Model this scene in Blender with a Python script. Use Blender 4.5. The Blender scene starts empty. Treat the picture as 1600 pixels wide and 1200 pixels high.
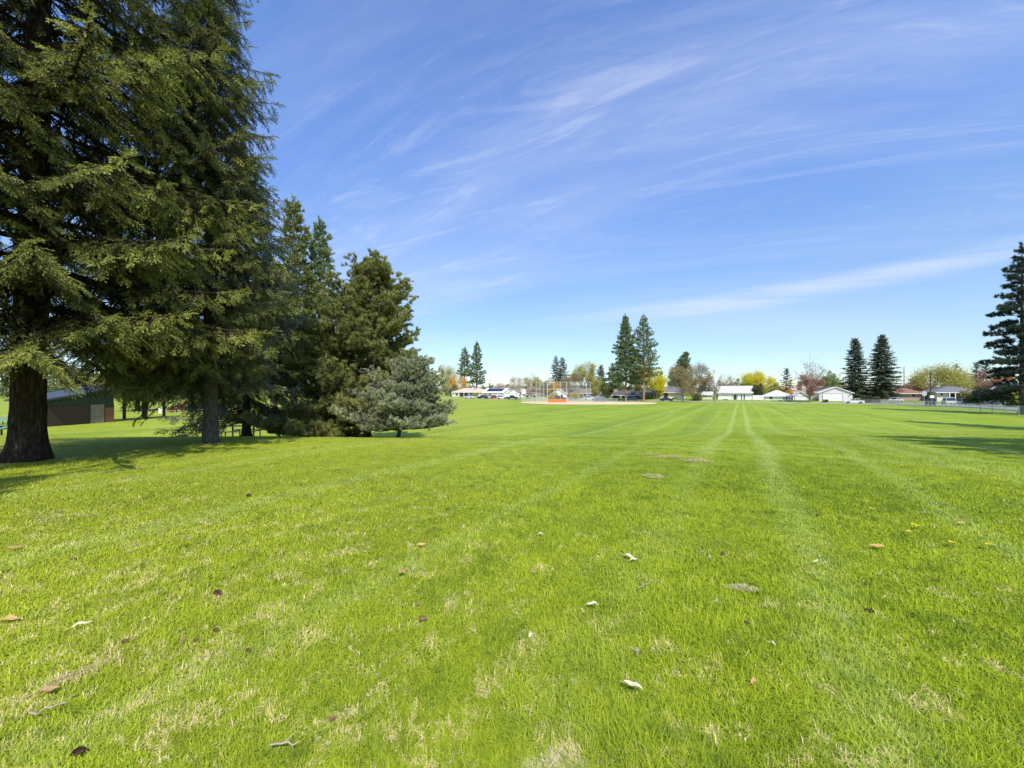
import bpy, math, random
import numpy as np
from mathutils import Vector

SC = bpy.context.scene
COL = SC.collection
F = 603.0; CX = 800.0; HY = 611.0; CZ = 1.6     # focal length in photo pixels, horizon row, eye height
UX, UY = 0.8603, -0.5098                         # street axes: u runs right along the far street, v away
VX, VY = 0.5098, 0.8603
ROTU = math.atan2(UY, UX)
PI = math.pi

# ------------------------------------------------------------------ terrain
def ss(t):
    t = np.clip(t, 0, 1); return t*t*(3-2*t)
def H(x, y):
    x = np.asarray(x, dtype=float); y = np.asarray(y, dtype=float)
    s = UX*x+UY*y; t = VX*x+VY*y
    cx = np.clip(x, 0, 18)
    a = 11.3-0.17*cx; b = 27.5+0.35*cx
    h = -1.5*ss((y-a)/(b-a))
    h = h-0.7*ss((t-100)/44)
    h = h+0.65*np.maximum(ss((t-158)/6), ss((s-54.5)/6))
    h = h+0.035*np.sin(x*0.55+1.3)*np.sin(y*0.47)*np.exp(-((y-9)/12)**2)
    return h
def hz(x, y): return float(H(x, y))
def at(px, Y):
    X = (px-CX)/F*Y
    return (X, Y, hz(X, Y))
def online(px, t):
    k = (px-CX)/F
    s = t*(k*VY-VX)/(UX-k*UY)
    return s
def st(s, t): return (s*UX+t*VX, s*UY+t*VY)
def at_t(px, t):
    X, Y = st(online(px, t), t)
    return (X, Y, hz(X, Y))
def zrow(row, Y): return CZ+(HY-row)/F*Y
def at_row(px, row):
    lo = None; Y = 1.2
    while Y < 400:
        p = at(px, Y)
        if HY-(p[2]-CZ)/Y*F <= row: return p
        Y *= 1.004
    return at(px, 400)

# ------------------------------------------------------------------ numpy value noise
def vnoise(x, y, seed=0):
    xi = np.floor(x).astype(np.int64); yi = np.floor(y).astype(np.int64)
    xf = x-xi; yf = y-yi
    def h(a, b):
        n = (a*374761393+b*668265263+seed*1442695041) & 0xffffffff
        n = ((n ^ (n >> 13))*1274126177) & 0xffffffff
        return ((n ^ (n >> 16)) & 0xffff)/65535.0
    u = xf*xf*(3-2*xf); v = yf*yf*(3-2*yf)
    return (h(xi, yi)*(1-u)+h(xi+1, yi)*u)*(1-v)+(h(xi, yi+1)*(1-u)+h(xi+1, yi+1)*u)*v

# ------------------------------------------------------------------ object helpers
def tag(o, label=None, cat=None, group=None, kind=None):
    if label: o['label'] = label
    if cat: o['category'] = cat
    if group: o['group'] = group
    if kind: o['kind'] = kind
    return o
def thing(name, label, cat, loc=(0, 0, 0), rz=0, group=None):
    o = bpy.data.objects.new(name, None); COL.objects.link(o)
    o.location = loc; o.rotation_euler = (0, 0, rz)
    o.empty_display_size = 0.3
    return tag(o, label, cat, group)
def link(name, me, m, parent=None):
    o = bpy.data.objects.new(name, me); COL.objects.link(o)
    if m and not me.materials: me.materials.append(m)
    if parent: o.parent = parent
    return o
class MB:
    def __init__(s): s.v = []; s.f = []
    def add(s, vs, fs):
        n = len(s.v); s.v += [tuple(p) for p in vs]; s.f += [tuple(i+n for i in f) for f in fs]; return s
    def box(s, x0, y0, z0, x1, y1, z1):
        return s.add([(x0,y0,z0),(x1,y0,z0),(x1,y1,z0),(x0,y1,z0),(x0,y0,z1),(x1,y0,z1),(x1,y1,z1),(x0,y1,z1)],
                     [(0,3,2,1),(4,5,6,7),(0,1,5,4),(1,2,6,5),(2,3,7,6),(3,0,4,7)])
    def tube(s, pts, rad, n=6, cap=True):
        vs = []; fs = []
        P = [Vector(p) for p in pts]
        for i, p in enumerate(P):
            d = (P[min(i+1, len(P)-1)]-P[max(i-1, 0)])
            if d.length < 1e-9: d = Vector((0, 0, 1))
            d.normalize()
            a = d.cross(Vector((0, 0, 1)) if abs(d.z) < 0.9 else Vector((1, 0, 0))).normalized(); b = d.cross(a)
            r = rad[i] if isinstance(rad, (list, tuple)) else rad
            for k in range(n):
                t = 2*PI*k/n; vs.append(p+a*(r*math.cos(t))+b*(r*math.sin(t)))
        for i in range(len(P)-1):
            for k in range(n):
                k2 = (k+1) % n; fs.append((i*n+k, i*n+k2, (i+1)*n+k2, (i+1)*n+k))
        if cap: fs.append(tuple(range(n-1, -1, -1))); fs.append(tuple(range((len(P)-1)*n, len(P)*n)))
        return s.add(vs, fs)
    def prism(s, poly, y0, y1):      # polygon in x,z extruded along y
        n = len(poly)
        return s.add([(x, y0, z) for x, z in poly]+[(x, y1, z) for x, z in poly],
                     [tuple(range(n)), tuple(range(2*n-1, n-1, -1))]+[(i, i+n, (i+1) % n+n, (i+1) % n) for i in range(n)])
    def build(s, name, m, parent=None, smooth=False, bevel=0):
        me = bpy.data.meshes.new(name); me.from_pydata(s.v, [], s.f); me.update()
        if smooth:
            for p in me.polygons: p.use_smooth = True
        o = link(name, me, m, parent)
        if bevel:
            b = o.modifiers.new('bevel', 'BEVEL'); b.width = bevel; b.segments = 2; b.limit_method = 'ANGLE'
        return o
def mesh_np(name, V, T, tint=None, smooth=False):
    me = bpy.data.meshes.new(name)
    V = np.ascontiguousarray(V, dtype=np.float32); T = np.ascontiguousarray(T, dtype=np.int32)
    me.vertices.add(len(V)); me.vertices.foreach_set('co', V.ravel())
    me.loops.add(T.size); me.loops.foreach_set('vertex_index', T.ravel())
    me.polygons.add(len(T)); me.polygons.foreach_set('loop_start', np.arange(0, T.size, T.shape[1], dtype=np.int32))
    if smooth: me.polygons.foreach_set('use_smooth', np.ones(len(T), dtype=bool))
    me.update(calc_edges=True)
    if tint is not None:
        a = me.attributes.new('tint', 'FLOAT', 'POINT'); a.data.foreach_set('value', np.ascontiguousarray(tint, dtype=np.float32))
    return me

# ------------------------------------------------------------------ materials
class NT:
    def __init__(s, nt): s.nt = nt; s.n = nt.nodes; s.l = nt.links
    def new(s, t, **k):
        o = s.n.new(t)
        for a, b in k.items(): setattr(o, a, b)
        return o
    def ln(s, a, b): s.l.new(a, b)
    def val(s, x, sock):
        if isinstance(x, (int, float)): sock.default_value = x
        elif isinstance(x, (tuple, list)): sock.default_value = x if len(sock.default_value) == len(x) else tuple(x)+(1,)
        else: s.ln(x, sock)
    def math(s, op, a, b=0, c=None, clamp=False):
        m = s.new('ShaderNodeMath', operation=op, use_clamp=clamp); s.val(a, m.inputs[0]); s.val(b, m.inputs[1])
        if c is not None: s.val(c, m.inputs[2])
        return m.outputs[0]
    def mix(s, f, a, b, mode='MIX'):
        m = s.new('ShaderNodeMix', data_type='RGBA', blend_type=mode); s.val(f, m.inputs[0]); s.val(a, m.inputs[6]); s.val(b, m.inputs[7]); return m.outputs[2]
    def noise(s, vec, scale, detail=3, rough=.55, dist=0):
        n = s.new('ShaderNodeTexNoise'); s.ln(vec, n.inputs['Vector']); n.inputs['Scale'].default_value = scale
        n.inputs['Detail'].default_value = detail; n.inputs['Roughness'].default_value = rough; n.inputs['Distortion'].default_value = dist
        return n.outputs[0]
    def mr(s, v, a, b, c=0., d=1., smooth=True):
        m = s.new('ShaderNodeMapRange', interpolation_type='SMOOTHSTEP' if smooth else 'LINEAR'); s.val(v, m.inputs[0])
        for i, x in enumerate((a, b, c, d)): m.inputs[i+1].default_value = x
        return m.outputs[0]
    def mapping(s, vec, scale=(1, 1, 1), rot=(0, 0, 0), loc=(0, 0, 0)):
        m = s.new('ShaderNodeMapping'); s.ln(vec, m.inputs[0]); m.inputs['Scale'].default_value = scale
        m.inputs['Rotation'].default_value = rot; m.inputs['Location'].default_value = loc; return m.outputs[0]
def newmat(name):
    m = bpy.data.materials.new(name); m.use_nodes = True; m.node_tree.nodes.clear()
    n = NT(m.node_tree); out = n.new('ShaderNodeOutputMaterial'); return m, n, out
MC = {}
def M(name, c, c2=None, scale=3., rough=.7, bump=0., metal=0., stretch=(1, 1, 1), spec=.3):
    if name in MC: return MC[name]
    m, n, out = newmat(name)
    p = n.new('ShaderNodeBsdfPrincipled'); tc = n.new('ShaderNodeTexCoord')
    v = n.mapping(tc.outputs['Object'], stretch)
    if c2 is None: c2 = tuple(x*.78 for x in c)
    f = n.noise(v, scale, 5, .6)
    f2 = n.mr(f, .3, .7)
    n.ln(n.mix(f2, c2+(1,), c+(1,)), p.inputs['Base Color'])
    p.inputs['Roughness'].default_value = rough; p.inputs['Metallic'].default_value = metal
    p.inputs['Specular IOR Level'].default_value = spec
    if bump:
        b = n.new('ShaderNodeBump'); b.inputs['Strength'].default_value = bump; b.inputs['Distance'].default_value = .03
        n.ln(n.noise(v, scale*4, 4, .7), b.inputs['Height']); n.ln(b.outputs[0], p.inputs['Normal'])
    n.ln(p.outputs[0], out.inputs[0]); MC[name] = m; return m
def FOL(name, dark, light, trans=.25, up=.0, spec=.15):
    if name in MC: return MC[name]
    m, n, out = newmat(name)
    at_ = n.new('ShaderNodeAttribute', attribute_name='tint')
    tc = n.new('ShaderNodeTexCoord')
    big = n.noise(tc.outputs['Object'], .9, 2)
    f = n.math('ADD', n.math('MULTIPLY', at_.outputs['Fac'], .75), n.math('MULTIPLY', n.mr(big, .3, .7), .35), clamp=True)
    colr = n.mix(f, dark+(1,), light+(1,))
    d = n.new('ShaderNodeBsdfPrincipled'); n.ln(colr, d.inputs['Base Color']); d.inputs['Roughness'].default_value = .6
    d.inputs['Specular IOR Level'].default_value = spec
    t = n.new('ShaderNodeBsdfTranslucent'); n.ln(n.mix(1., colr, (1.2, 1.3, .6, 1), 'MULTIPLY'), t.inputs[0])
    if up:
        g = n.new('ShaderNodeNewGeometry'); vm = n.new('ShaderNodeVectorMath', operation='MULTIPLY_ADD')
        n.ln(g.outputs['Normal'], vm.inputs[0]); vm.inputs[1].default_value = (1-up,)*3; vm.inputs[2].default_value = (0, -up*.35, up)
        vn = n.new('ShaderNodeVectorMath', operation='NORMALIZE'); n.ln(vm.outputs[0], vn.inputs[0]); n.ln(vn.outputs[0], d.inputs['Normal'])
    x = n.new('ShaderNodeMixShader'); x.inputs[0].default_value = trans
    n.ln(d.outputs[0], x.inputs[1]); n.ln(t.outputs[0], x.inputs[2]); n.ln(x.outputs[0], out.inputs[0])
    MC[name] = m; return m
def BARK(name, c1, c2, sc=1., bump=.8):
    if name in MC: return MC[name]
    m, n, out = newmat(name)
    tc = n.new('ShaderNodeTexCoord'); v = n.mapping(tc.outputs['Object'], (11*sc, 11*sc, 1.5*sc))
    vo = n.new('ShaderNodeTexVoronoi', feature='DISTANCE_TO_EDGE'); vo.inputs['Scale'].default_value = 1.6
    nz = n.noise(v, 1., 7, .75, 1.6)
    va = n.new('ShaderNodeVectorMath', operation='ADD'); n.ln(v, va.inputs[0]); n.ln(nz, va.inputs[1]); n.ln(va.outputs[0], vo.inputs['Vector'])
    hgt = n.math('ADD', n.math('MULTIPLY', n.mr(vo.outputs[0], 0, .35), .45), n.math('MULTIPLY', nz, 1.1))
    p = n.new('ShaderNodeBsdfPrincipled'); p.inputs['Roughness'].default_value = .9; p.inputs['Specular IOR Level'].default_value = .1
    n.ln(n.mix(n.mr(hgt, .3, 1.2), c1+(1,), c2+(1,)), p.inputs['Base Color'])
    b = n.new('ShaderNodeBump'); b.inputs['Strength'].default_value = bump; b.inputs['Distance'].default_value = .04
    n.ln(hgt, b.inputs['Height']); n.ln(b.outputs[0], p.inputs['Normal']); n.ln(p.outputs[0], out.inputs[0])
    MC[name] = m; return m
def WIRE(name, c, cell=.06, thick=.16):
    if name in MC: return MC[name]
    m, n, out = newmat(name)
    tc = n.new('ShaderNodeTexCoord'); sp = n.new('ShaderNodeSeparateXYZ'); n.ln(tc.outputs['Object'], sp.inputs[0])
    fs = []
    for sg in (1, -1):
        d = n.math('MULTIPLY_ADD', sp.outputs[2], sg, sp.outputs[0])
        fr = n.math('FRACT', n.math('DIVIDE', d, cell)); fs.append(n.math('LESS_THAN', fr, thick))
    f = n.math('MAXIMUM', fs[0], fs[1])
    p = n.new('ShaderNodeBsdfPrincipled'); p.inputs['Base Color'].default_value = c+(1,); p.inputs['Roughness'].default_value = .5; p.inputs['Metallic'].default_value = .3
    t = n.new('ShaderNodeBsdfTransparent'); x = n.new('ShaderNodeMixShader')
    n.ln(f, x.inputs[0]); n.ln(t.outputs[0], x.inputs[1]); n.ln(p.outputs[0], x.inputs[2]); n.ln(x.outputs[0], out.inputs[0])
    MC[name] = m; return m

# shared lawn colour (ground sheet and blades use the same patches)
def lawn_group():
    g = bpy.data.node_groups.new('lawn_colour', 'ShaderNodeTree')
    g.interface.new_socket('Rand', in_out='INPUT', socket_type='NodeSocketFloat')
    g.interface.new_socket('Colour', in_out='OUTPUT', socket_type='NodeSocketColor')
    n = NT(g); gi = n.new('NodeGroupInput'); go = n.new('NodeGroupOutput')
    geo = n.new('ShaderNodeNewGeometry'); P = geo.outputs['Position']
    P2 = n.mapping(P, (1, 1, 0))
    sp = n.new('ShaderNodeSeparateXYZ'); n.ln(P, sp.inputs[0]); x, y = sp.outputs[0], sp.outputs[1]
    s = n.math('ADD', n.math('MULTIPLY', x, UX), n.math('MULTIPLY', y, UY))
    t = n.math('ADD', n.math('MULTIPLY', x, VX), n.math('MULTIPLY', y, VY))
    big = n.noise(P2, .22, 3); mid = n.noise(P2, 1.1, 4, .6); fine = n.noise(P2, 14., 3, .7)
    f = n.math('ADD', n.math('MULTIPLY', n.mr(big, .35, .65), .3), n.math('MULTIPLY', n.mr(n.noise(P2, 2.3, 5, .75, .6), .36, .62), .45))
    f = n.math('ADD', f, n.math('MULTIPLY', n.mr(fine, .25, .75, smooth=False), .35))
    c = n.mix(f, (.055, .140, .003, 1), (.335, .435, .014, 1))
    c = n.mix(n.mr(x, 4., -5., 0., .34), c, (.44, .45, .05, 1))
    # blade to blade variation
    c = n.mix(n.math('MULTIPLY', n.math('POWER', gi.outputs[0], 1.5), .5), c, (.50, .54, .05, 1))
    c = n.mix(n.math('MULTIPLY', n.mr(n.noise(P2, 1.9, 5, .75, .4), .55, .68), .6), c, (.072, .150, .016, 1))
    # mowing: streaks along the street axes, stronger on the far field
    far = n.mr(y, 9, 26)
    cs = n.new('ShaderNodeCombineXYZ'); n.ln(s, cs.inputs[0]); n.ln(n.math('MULTIPLY', t, .035), cs.inputs[1])
    st1 = n.mr(n.noise(cs.outputs[0], .55, 4, .6, .25), .38, .64)
    cs2 = n.new('ShaderNodeCombineXYZ'); n.ln(n.math('MULTIPLY', s, .03), cs2.inputs[0]); n.ln(n.math('ADD', t, n.math('MULTIPLY', s, .28)), cs2.inputs[1])
    st2 = n.mr(n.noise(cs2.outputs[0], .5, 3, .6, .2), .45, .7)
    stf = n.math('MULTIPLY', n.math('ADD', n.math('MULTIPLY', st1, .6), n.math('MULTIPLY', st2, .45)), n.math('MULTIPLY_ADD', far, .62, .10))
    c = n.mix(n.math('MULTIPLY', stf, .62), c, (.42, .53, .075, 1))
    dk = n.mr(n.noise(cs.outputs[0], .23, 3, .5, .3), .5, .72)
    c = n.mix(n.math('MULTIPLY', n.math('MULTIPLY', dk, far), .4), c, (.085, .19, .010, 1))
    wob = n.math('MULTIPLY_ADD', n.noise(P2, .35, 2), .9, -.45)
    def line(c0, w, amt, coord, col=(.50, .60, .16, 1)):
        nonlocal c
        d = n.math('ABSOLUTE', n.math('SUBTRACT', n.math('ADD', coord, n.math('MULTIPLY', wob, .35)), c0))
        k = n.mr(d, w*1.6, w*.15)
        k = n.math('MULTIPLY', k, n.math('MULTIPLY_ADD', n.mr(n.noise(P2, 5., 5, .8), .36, .64), 1.1, .15))
        c = n.mix(n.math('MULTIPLY', k, amt, clamp=True), c, col)
    tk = n.mr(y, 5., 14., .10, .55); line(-.75, .20, tk, s); line(.55, .22, n.mr(y, 2.5, 12., .28, .55), s); line(-2.6, .15, .25, s); line(2.4, .2, .3, s)
    line(4.6, .25, .3, s); line(8.4, .3, .3, s); line(13, .4, .3, s); line(-6, .25, .35, s); line(-9.5, .3, .3, s); line(-14, .3, .3, s); line(-22, .3, .3, s)
    # curved turning tracks of the mower
    def ring(cx, cy, r, w, amt):
        dx = n.math('SUBTRACT', x, cx); dy = n.math('SUBTRACT', y, cy)
        rr = n.math('SQRT', n.math('ADD', n.math('MULTIPLY', dx, dx), n.math('MULTIPLY', dy, dy)))
        line(r, w, amt, rr)
    ring(-6, -14, 27., .18, .35); ring(-6, -14, 28.6, .18, .28); ring(30, 2, 18.5, .2, .4); ring(31, 0, 23., .25, .3)
    ring(-60, 90, 90, .25, .22); ring(60, 130, 96, .3, .22); ring(14, -6, 26, .2, .3); ring(36, -20, 36.5, .22, .4)
    # straw patches of dead thatch, thicker close to the viewer
    d1 = n.noise(P2, 3.4, 8, .80, .5); near = n.mr(y, 9., 1.6, .0, .085, smooth=False); lft = n.mr(x, 2., -3., 0., .05)
    m1 = n.mr(n.math('ADD', n.math('ADD', d1, near), lft), .60, .73)
    m1 = n.math('MULTIPLY', m1, n.mr(n.noise(P2, 26., 3, .7), .35, .6))
    dry = n.math('LESS_THAN', gi.outputs[0], n.math('MULTIPLY', m1, .9))
    c = n.mix(n.math('MULTIPLY', dry, .9), c, (.72, .60, .28, 1))
    m2 = n.mr(n.noise(P2, .8, 5, .7, .8), .60, .72)
    c = n.mix(n.math('MULTIPLY', m2, .35), c, (.50, .50, .09, 1))
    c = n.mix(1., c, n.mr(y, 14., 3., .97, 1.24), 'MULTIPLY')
    n.ln(c, go.inputs[0])
    return g
LG = lawn_group()
def lawn_mat(name, blades):
    m, n, out = newmat(name)
    g = n.new('ShaderNodeGroup'); g.node_tree = LG
    p = n.new('ShaderNodeBsdfPrincipled'); p.inputs['Roughness'].default_value = .75; p.inputs['Specular IOR Level'].default_value = .12
    geo = n.new('ShaderNodeNewGeometry')
    if blades:
        a = n.new('ShaderNodeAttribute', attribute_name='tint'); n.ln(a.outputs['Fac'], g.inputs[0])
        vm = n.new('ShaderNodeVectorMath', operation='MULTIPLY_ADD'); n.ln(geo.outputs['Normal'], vm.inputs[0])
        vm.inputs[1].default_value = (.55,)*3; vm.inputs[2].default_value = (0, -.05, .6)
        vn = n.new('ShaderNodeVectorMath', operation='NORMALIZE'); n.ln(vm.outputs[0], vn.inputs[0]); n.ln(vn.outputs[0], p.inputs['Normal'])
        n.ln(g.outputs[0], p.inputs['Base Color'])
        tr = n.new('ShaderNodeBsdfTranslucent'); n.ln(g.outputs[0], tr.inputs[0])
        x = n.new('ShaderNodeMixShader'); x.inputs[0].default_value = .2; n.ln(p.outputs[0], x.inputs[1]); n.ln(tr.outputs[0], x.inputs[2])
        n.ln(x.outputs[0], out.inputs[0])
    else:
        w = n.new('ShaderNodeTexWhiteNoise'); P = geo.outputs['Position']
        fn = n.noise(n.mapping(P, (60, 22, 0)), 1., 2, .8)
        g.inputs[0].default_value = .5; n.ln(n.mr(fn, .25, .75, 0, 1, False), g.inputs[0])
        spn = n.new('ShaderNodeSeparateXYZ'); n.ln(P, spn.inputs[0])
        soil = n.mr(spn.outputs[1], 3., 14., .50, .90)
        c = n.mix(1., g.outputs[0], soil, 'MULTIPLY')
        n.ln(c, p.inputs['Base Color'])
        b = n.new('ShaderNodeBump'); b.inputs['Strength'].default_value = .6; b.inputs['Distance'].default_value = .05
        n.ln(n.noise(n.mapping(P, (1, .6, 0)), 9., 4, .7), b.inputs['Height']); n.ln(b.outputs[0], p.inputs['Normal'])
        n.ln(p.outputs[0], out.inputs[0])
    return m

# ------------------------------------------------------------------ ground
def axis(lim, near, dn, g):
    a = [0.]; d = dn
    while a[-1] < lim:
        a.append(a[-1]+d)
        if a[-1] > near: d *= g
    return a
pos = axis(3500, 30, .45, 1.03)
xs = np.array(sorted(set([-v for v in pos]+pos)))
ys = np.array(sorted(set([-v for v in axis(400, 10, 1.5, 1.15)]+axis(3500, 34, .35, 1.022))))
gx, gy = np.meshgrid(xs, ys); gzv = H(gx, gy)
V = np.stack([gx.ravel(), gy.ravel(), gzv.ravel()], 1)
nx, ny = len(xs), len(ys)
ii = np.arange((ny-1)*(nx-1)); r0 = ii//(nx-1); c0 = ii % (nx-1); a0 = r0*nx+c0
Q = np.stack([a0, a0+1, a0+nx+1, a0+nx], 1)
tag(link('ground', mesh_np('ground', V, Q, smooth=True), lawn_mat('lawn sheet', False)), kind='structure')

rng = np.random.default_rng(7)
TRK = [at(42, 9.1)[:2]+(.62,), at(329, 12.1)[:2]+(.45,), at(622, 16.8)[:2]+(.6,), at(648, 18.6)[:2]+(2.2,)]
def grass_blades(N, Y0, Y1, three):
    Y = np.exp(rng.uniform(math.log(Y0), math.log(Y1), N)); X = rng.uniform(-1, 1, N)*(1.33*Y+.8)
    pk_ = (1-ss((Y-3.8)/6.5)) if three else ss((Y-2.8)/6.)
    keep = rng.random(N) < pk_
    for (qx, qy, qr) in (TRK): keep &= ((X-qx)**2+(Y-qy)**2) > (qr*(.8+.5*rng.random(N)))**2
    X, Y = X[keep], Y[keep]; N = len(X)
    h = H(X, Y)
    cl = vnoise(X*2.2, Y*2.2, 3); cl2 = vnoise(X*.7+40, Y*.7, 5)
    L = (.020+.026*cl+.018*cl2)*rng.uniform(.6, 1.35, N)
    # taller tuft close to the viewer
    for (tx, ty, tr, ta) in ((.62, 1.55, .26, 1.2), (.10, 2.0, .35, .9), (-.2, 2.6, .4, .5), (1.4, 2.6, .5, .3), (.55, 2.9, .5, .35)):
        L *= 1+ta*np.exp(-((X-tx)**2+(Y-ty)**2)/tr**2)
    L *= 1-.45*np.clip((Y-9)/16, 0, 1)
    w = (.0018+.00075*Y)*rng.uniform(.7, 1.3, N)
    yaw = rng.uniform(0, 2*PI, N); lean = rng.uniform(.3, 1.9, N)
    broad = rng.random(N) < .05; w = np.where(broad, w*2.6, w); L = np.where(broad, L*.7, L)
    dx, dy = np.cos(yaw), np.sin(yaw)
    fa = yaw+PI/2+rng.uniform(-.5, .5, N); wx, wy = np.cos(fa)*w/2, np.sin(fa)*w/2
    B = np.stack([X, Y, h-.004], 1); W = np.stack([wx, wy, np.zeros(N)], 1)
    mid = B+np.stack([dx*L*.35*lean, dy*L*.35*lean, L*(.66-.15*lean)], 1)
    tip = B+np.stack([dx*L*lean, dy*L*lean, L*np.clip(1.12-lean*.45, .2, 1)], 1)
    tint = rng.random(N)
    if three:
        P = np.stack([B-W, B+W, mid+W*.8, mid-W*.8, tip], 1).reshape(-1, 3); base = np.arange(N)[:, None]*5
        T = np.concatenate([base+np.array([[0, 1, 2]]), base+np.array([[0, 2, 3]]), base+np.array([[3, 2, 4]])], 0); return P, T, np.repeat(tint, 5)
    P = np.stack([B-W, B+W, tip], 1).reshape(-1, 3); base = np.arange(N)[:, None]*3
    return P, base+np.array([[0, 1, 2]]), np.repeat(tint, 3)
P1, T1, c1 = grass_blades(480000, 1.25, 10.3, True)
P2, T2, c2 = grass_blades(430000, 2.8, 34., False)
me = mesh_np('grass', np.concatenate([P1, P2]), np.concatenate([T1, T2+len(P1)]), np.concatenate([c1, c2]))
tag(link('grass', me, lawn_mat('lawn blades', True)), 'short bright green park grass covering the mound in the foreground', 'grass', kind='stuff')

# strips that follow the terrain
def strip(name, pts_l, pts_r, dz, m, **k):
    v = []; f = []
    for a, b in zip(pts_l, pts_r):
        for q in range(5):
            x = a[0]+(b[0]-a[0])*q/4; y = a[1]+(b[1]-a[1])*q/4; v.append((x, y, hz(x, y)+dz))
    for i in range(len(pts_l)-1):
        for q in range(4): f.append((i*5+q, i*5+q+1, (i+1)*5+q+1, (i+1)*5+q))
    mb = MB(); mb.add(v, f); o = mb.build(name, m); tag(o, kind='structure'); return o
asph = M('asphalt', (.30, .28, .26), (.24, .225, .21), .8, .9)
conc = M('concrete', (.46, .44, .41), (.38, .36, .33), 1.2, .85)
sr = [s_ for s_ in range(-260, 200, 4)]
strip('road', [st(s_, 148.5) for s_ in sr], [st(s_, 156.5) for s_ in sr], .03, asph)
tr_ = [t_ for t_ in range(-40, 149, 3)]
strip('side_road', [st(37, t_) for t_ in tr_], [st(52.5, t_) for t_ in tr_], .045, asph)
strip('pavement', [st(s_, 157.4) for s_ in sr], [st(s_, 158.9) for s_ in sr], .06, conc)
strip('pavement', [st(53.2, t_) for t_ in tr_], [st(54.5, t_) for t_ in tr_], .06, conc)
def kerb(name, pts):
    mb = MB()
    for a, b in zip(pts[:-1], pts[1:]):
        d = Vector((b[0]-a[0], b[1]-a[1], 0)).normalized(); n = Vector((-d.y, d.x, 0))*.09
        za, zb = hz(*a), hz(*b)
        vs = [(a[0]-n.x, a[1]-n.y, za-.05), (b[0]-n.x, b[1]-n.y, zb-.05), (b[0]+n.x, b[1]+n.y, zb-.05), (a[0]+n.x, a[1]+n.y, za-.05)]
        vs += [(p[0], p[1], p[2]+.20) for p in vs]
        mb.add(vs, [(0,3,2,1),(4,5,6,7),(0,1,5,4),(1,2,6,5),(2,3,7,6),(3,0,4,7)])
    tag(mb.build(name, conc), kind='structure')
kerb('kerb', [st(s_, 148.4) for s_ in sr if s_ < 36 or s_ > 53]); kerb('kerb', [st(s_, 156.7) for s_ in sr])
kerb('kerb', [st(36.9, t_) for t_ in tr_]); kerb('kerb', [st(52.7, t_) for t_ in tr_])
# sandy infield of the ball diamond
dirt = M('infield sand', (.80, .56, .33), (.70, .48, .27), .5, .95)
mb = MB(); vs = [(20, 103, hz(20, 103)+.05)]
nn = 72
for ring_ in (9., 18.):
    for k in range(nn):
        a = 2*PI*k/nn; r = ring_*(1+.02*math.sin(5*a)); x = 20+r*math.cos(a); y = 103+.93*r*math.sin(a); vs.append((x, y, hz(x, y)+.05))
fs = [(0, 1+k, 1+(k+1) % nn) for k in range(nn)]+[(1+k, 1+nn+k, 1+nn+(k+1) % nn, 1+(k+1) % nn) for k in range(nn)]
mb.add(vs, fs); tag(mb.build('infield', dirt), kind='structure')
# worn earth under trees and by the playground
soil_m = M('bare earth', (.22, .15, .09), (.13, .09, .055), 3., .95, .5)
def disc(name, x, y, rx, ry, m, seed, dz=.012):
    rr = random.Random(seed); vs = [(x, y, hz(x, y)+dz)]; nn = 30
    ph = [rr.uniform(0, 6) for _ in range(4)]
    for q in (.33, .66, 1.):
        for k in range(nn):
            a = 2*PI*k/nn; r = q*(1+.12*math.sin(3*a+ph[0])+.08*math.sin(7*a+ph[1])); X = x+rx*r*math.cos(a); Y = y+ry*r*math.sin(a); vs.append((X, Y, hz(X, Y)+dz))
    fs = [(0, 1+k, 1+(k+1) % nn) for k in range(nn)]
    for q in range(2):
        o = 1+q*nn; fs += [(o+k, o+nn+k, o+nn+(k+1) % nn, o+(k+1) % nn) for k in range(nn)]
    mb = MB(); mb.add(vs, fs); return tag(mb.build(name, m), kind='structure')
disc('bare_earth', *at(648, 18.6)[:2], 2.4, 1.7, soil_m, 1, .02); disc('bare_earth', *at(385, 21.5)[:2], 2., 1.5, soil_m, 2, .02)
chips = M('wood chips', (.50, .30, .18), (.38, .22, .13), 2., .95)
disc('playground_chips', *at(292, 62)[:2], 9, 4, chips, 5, .05)

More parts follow.
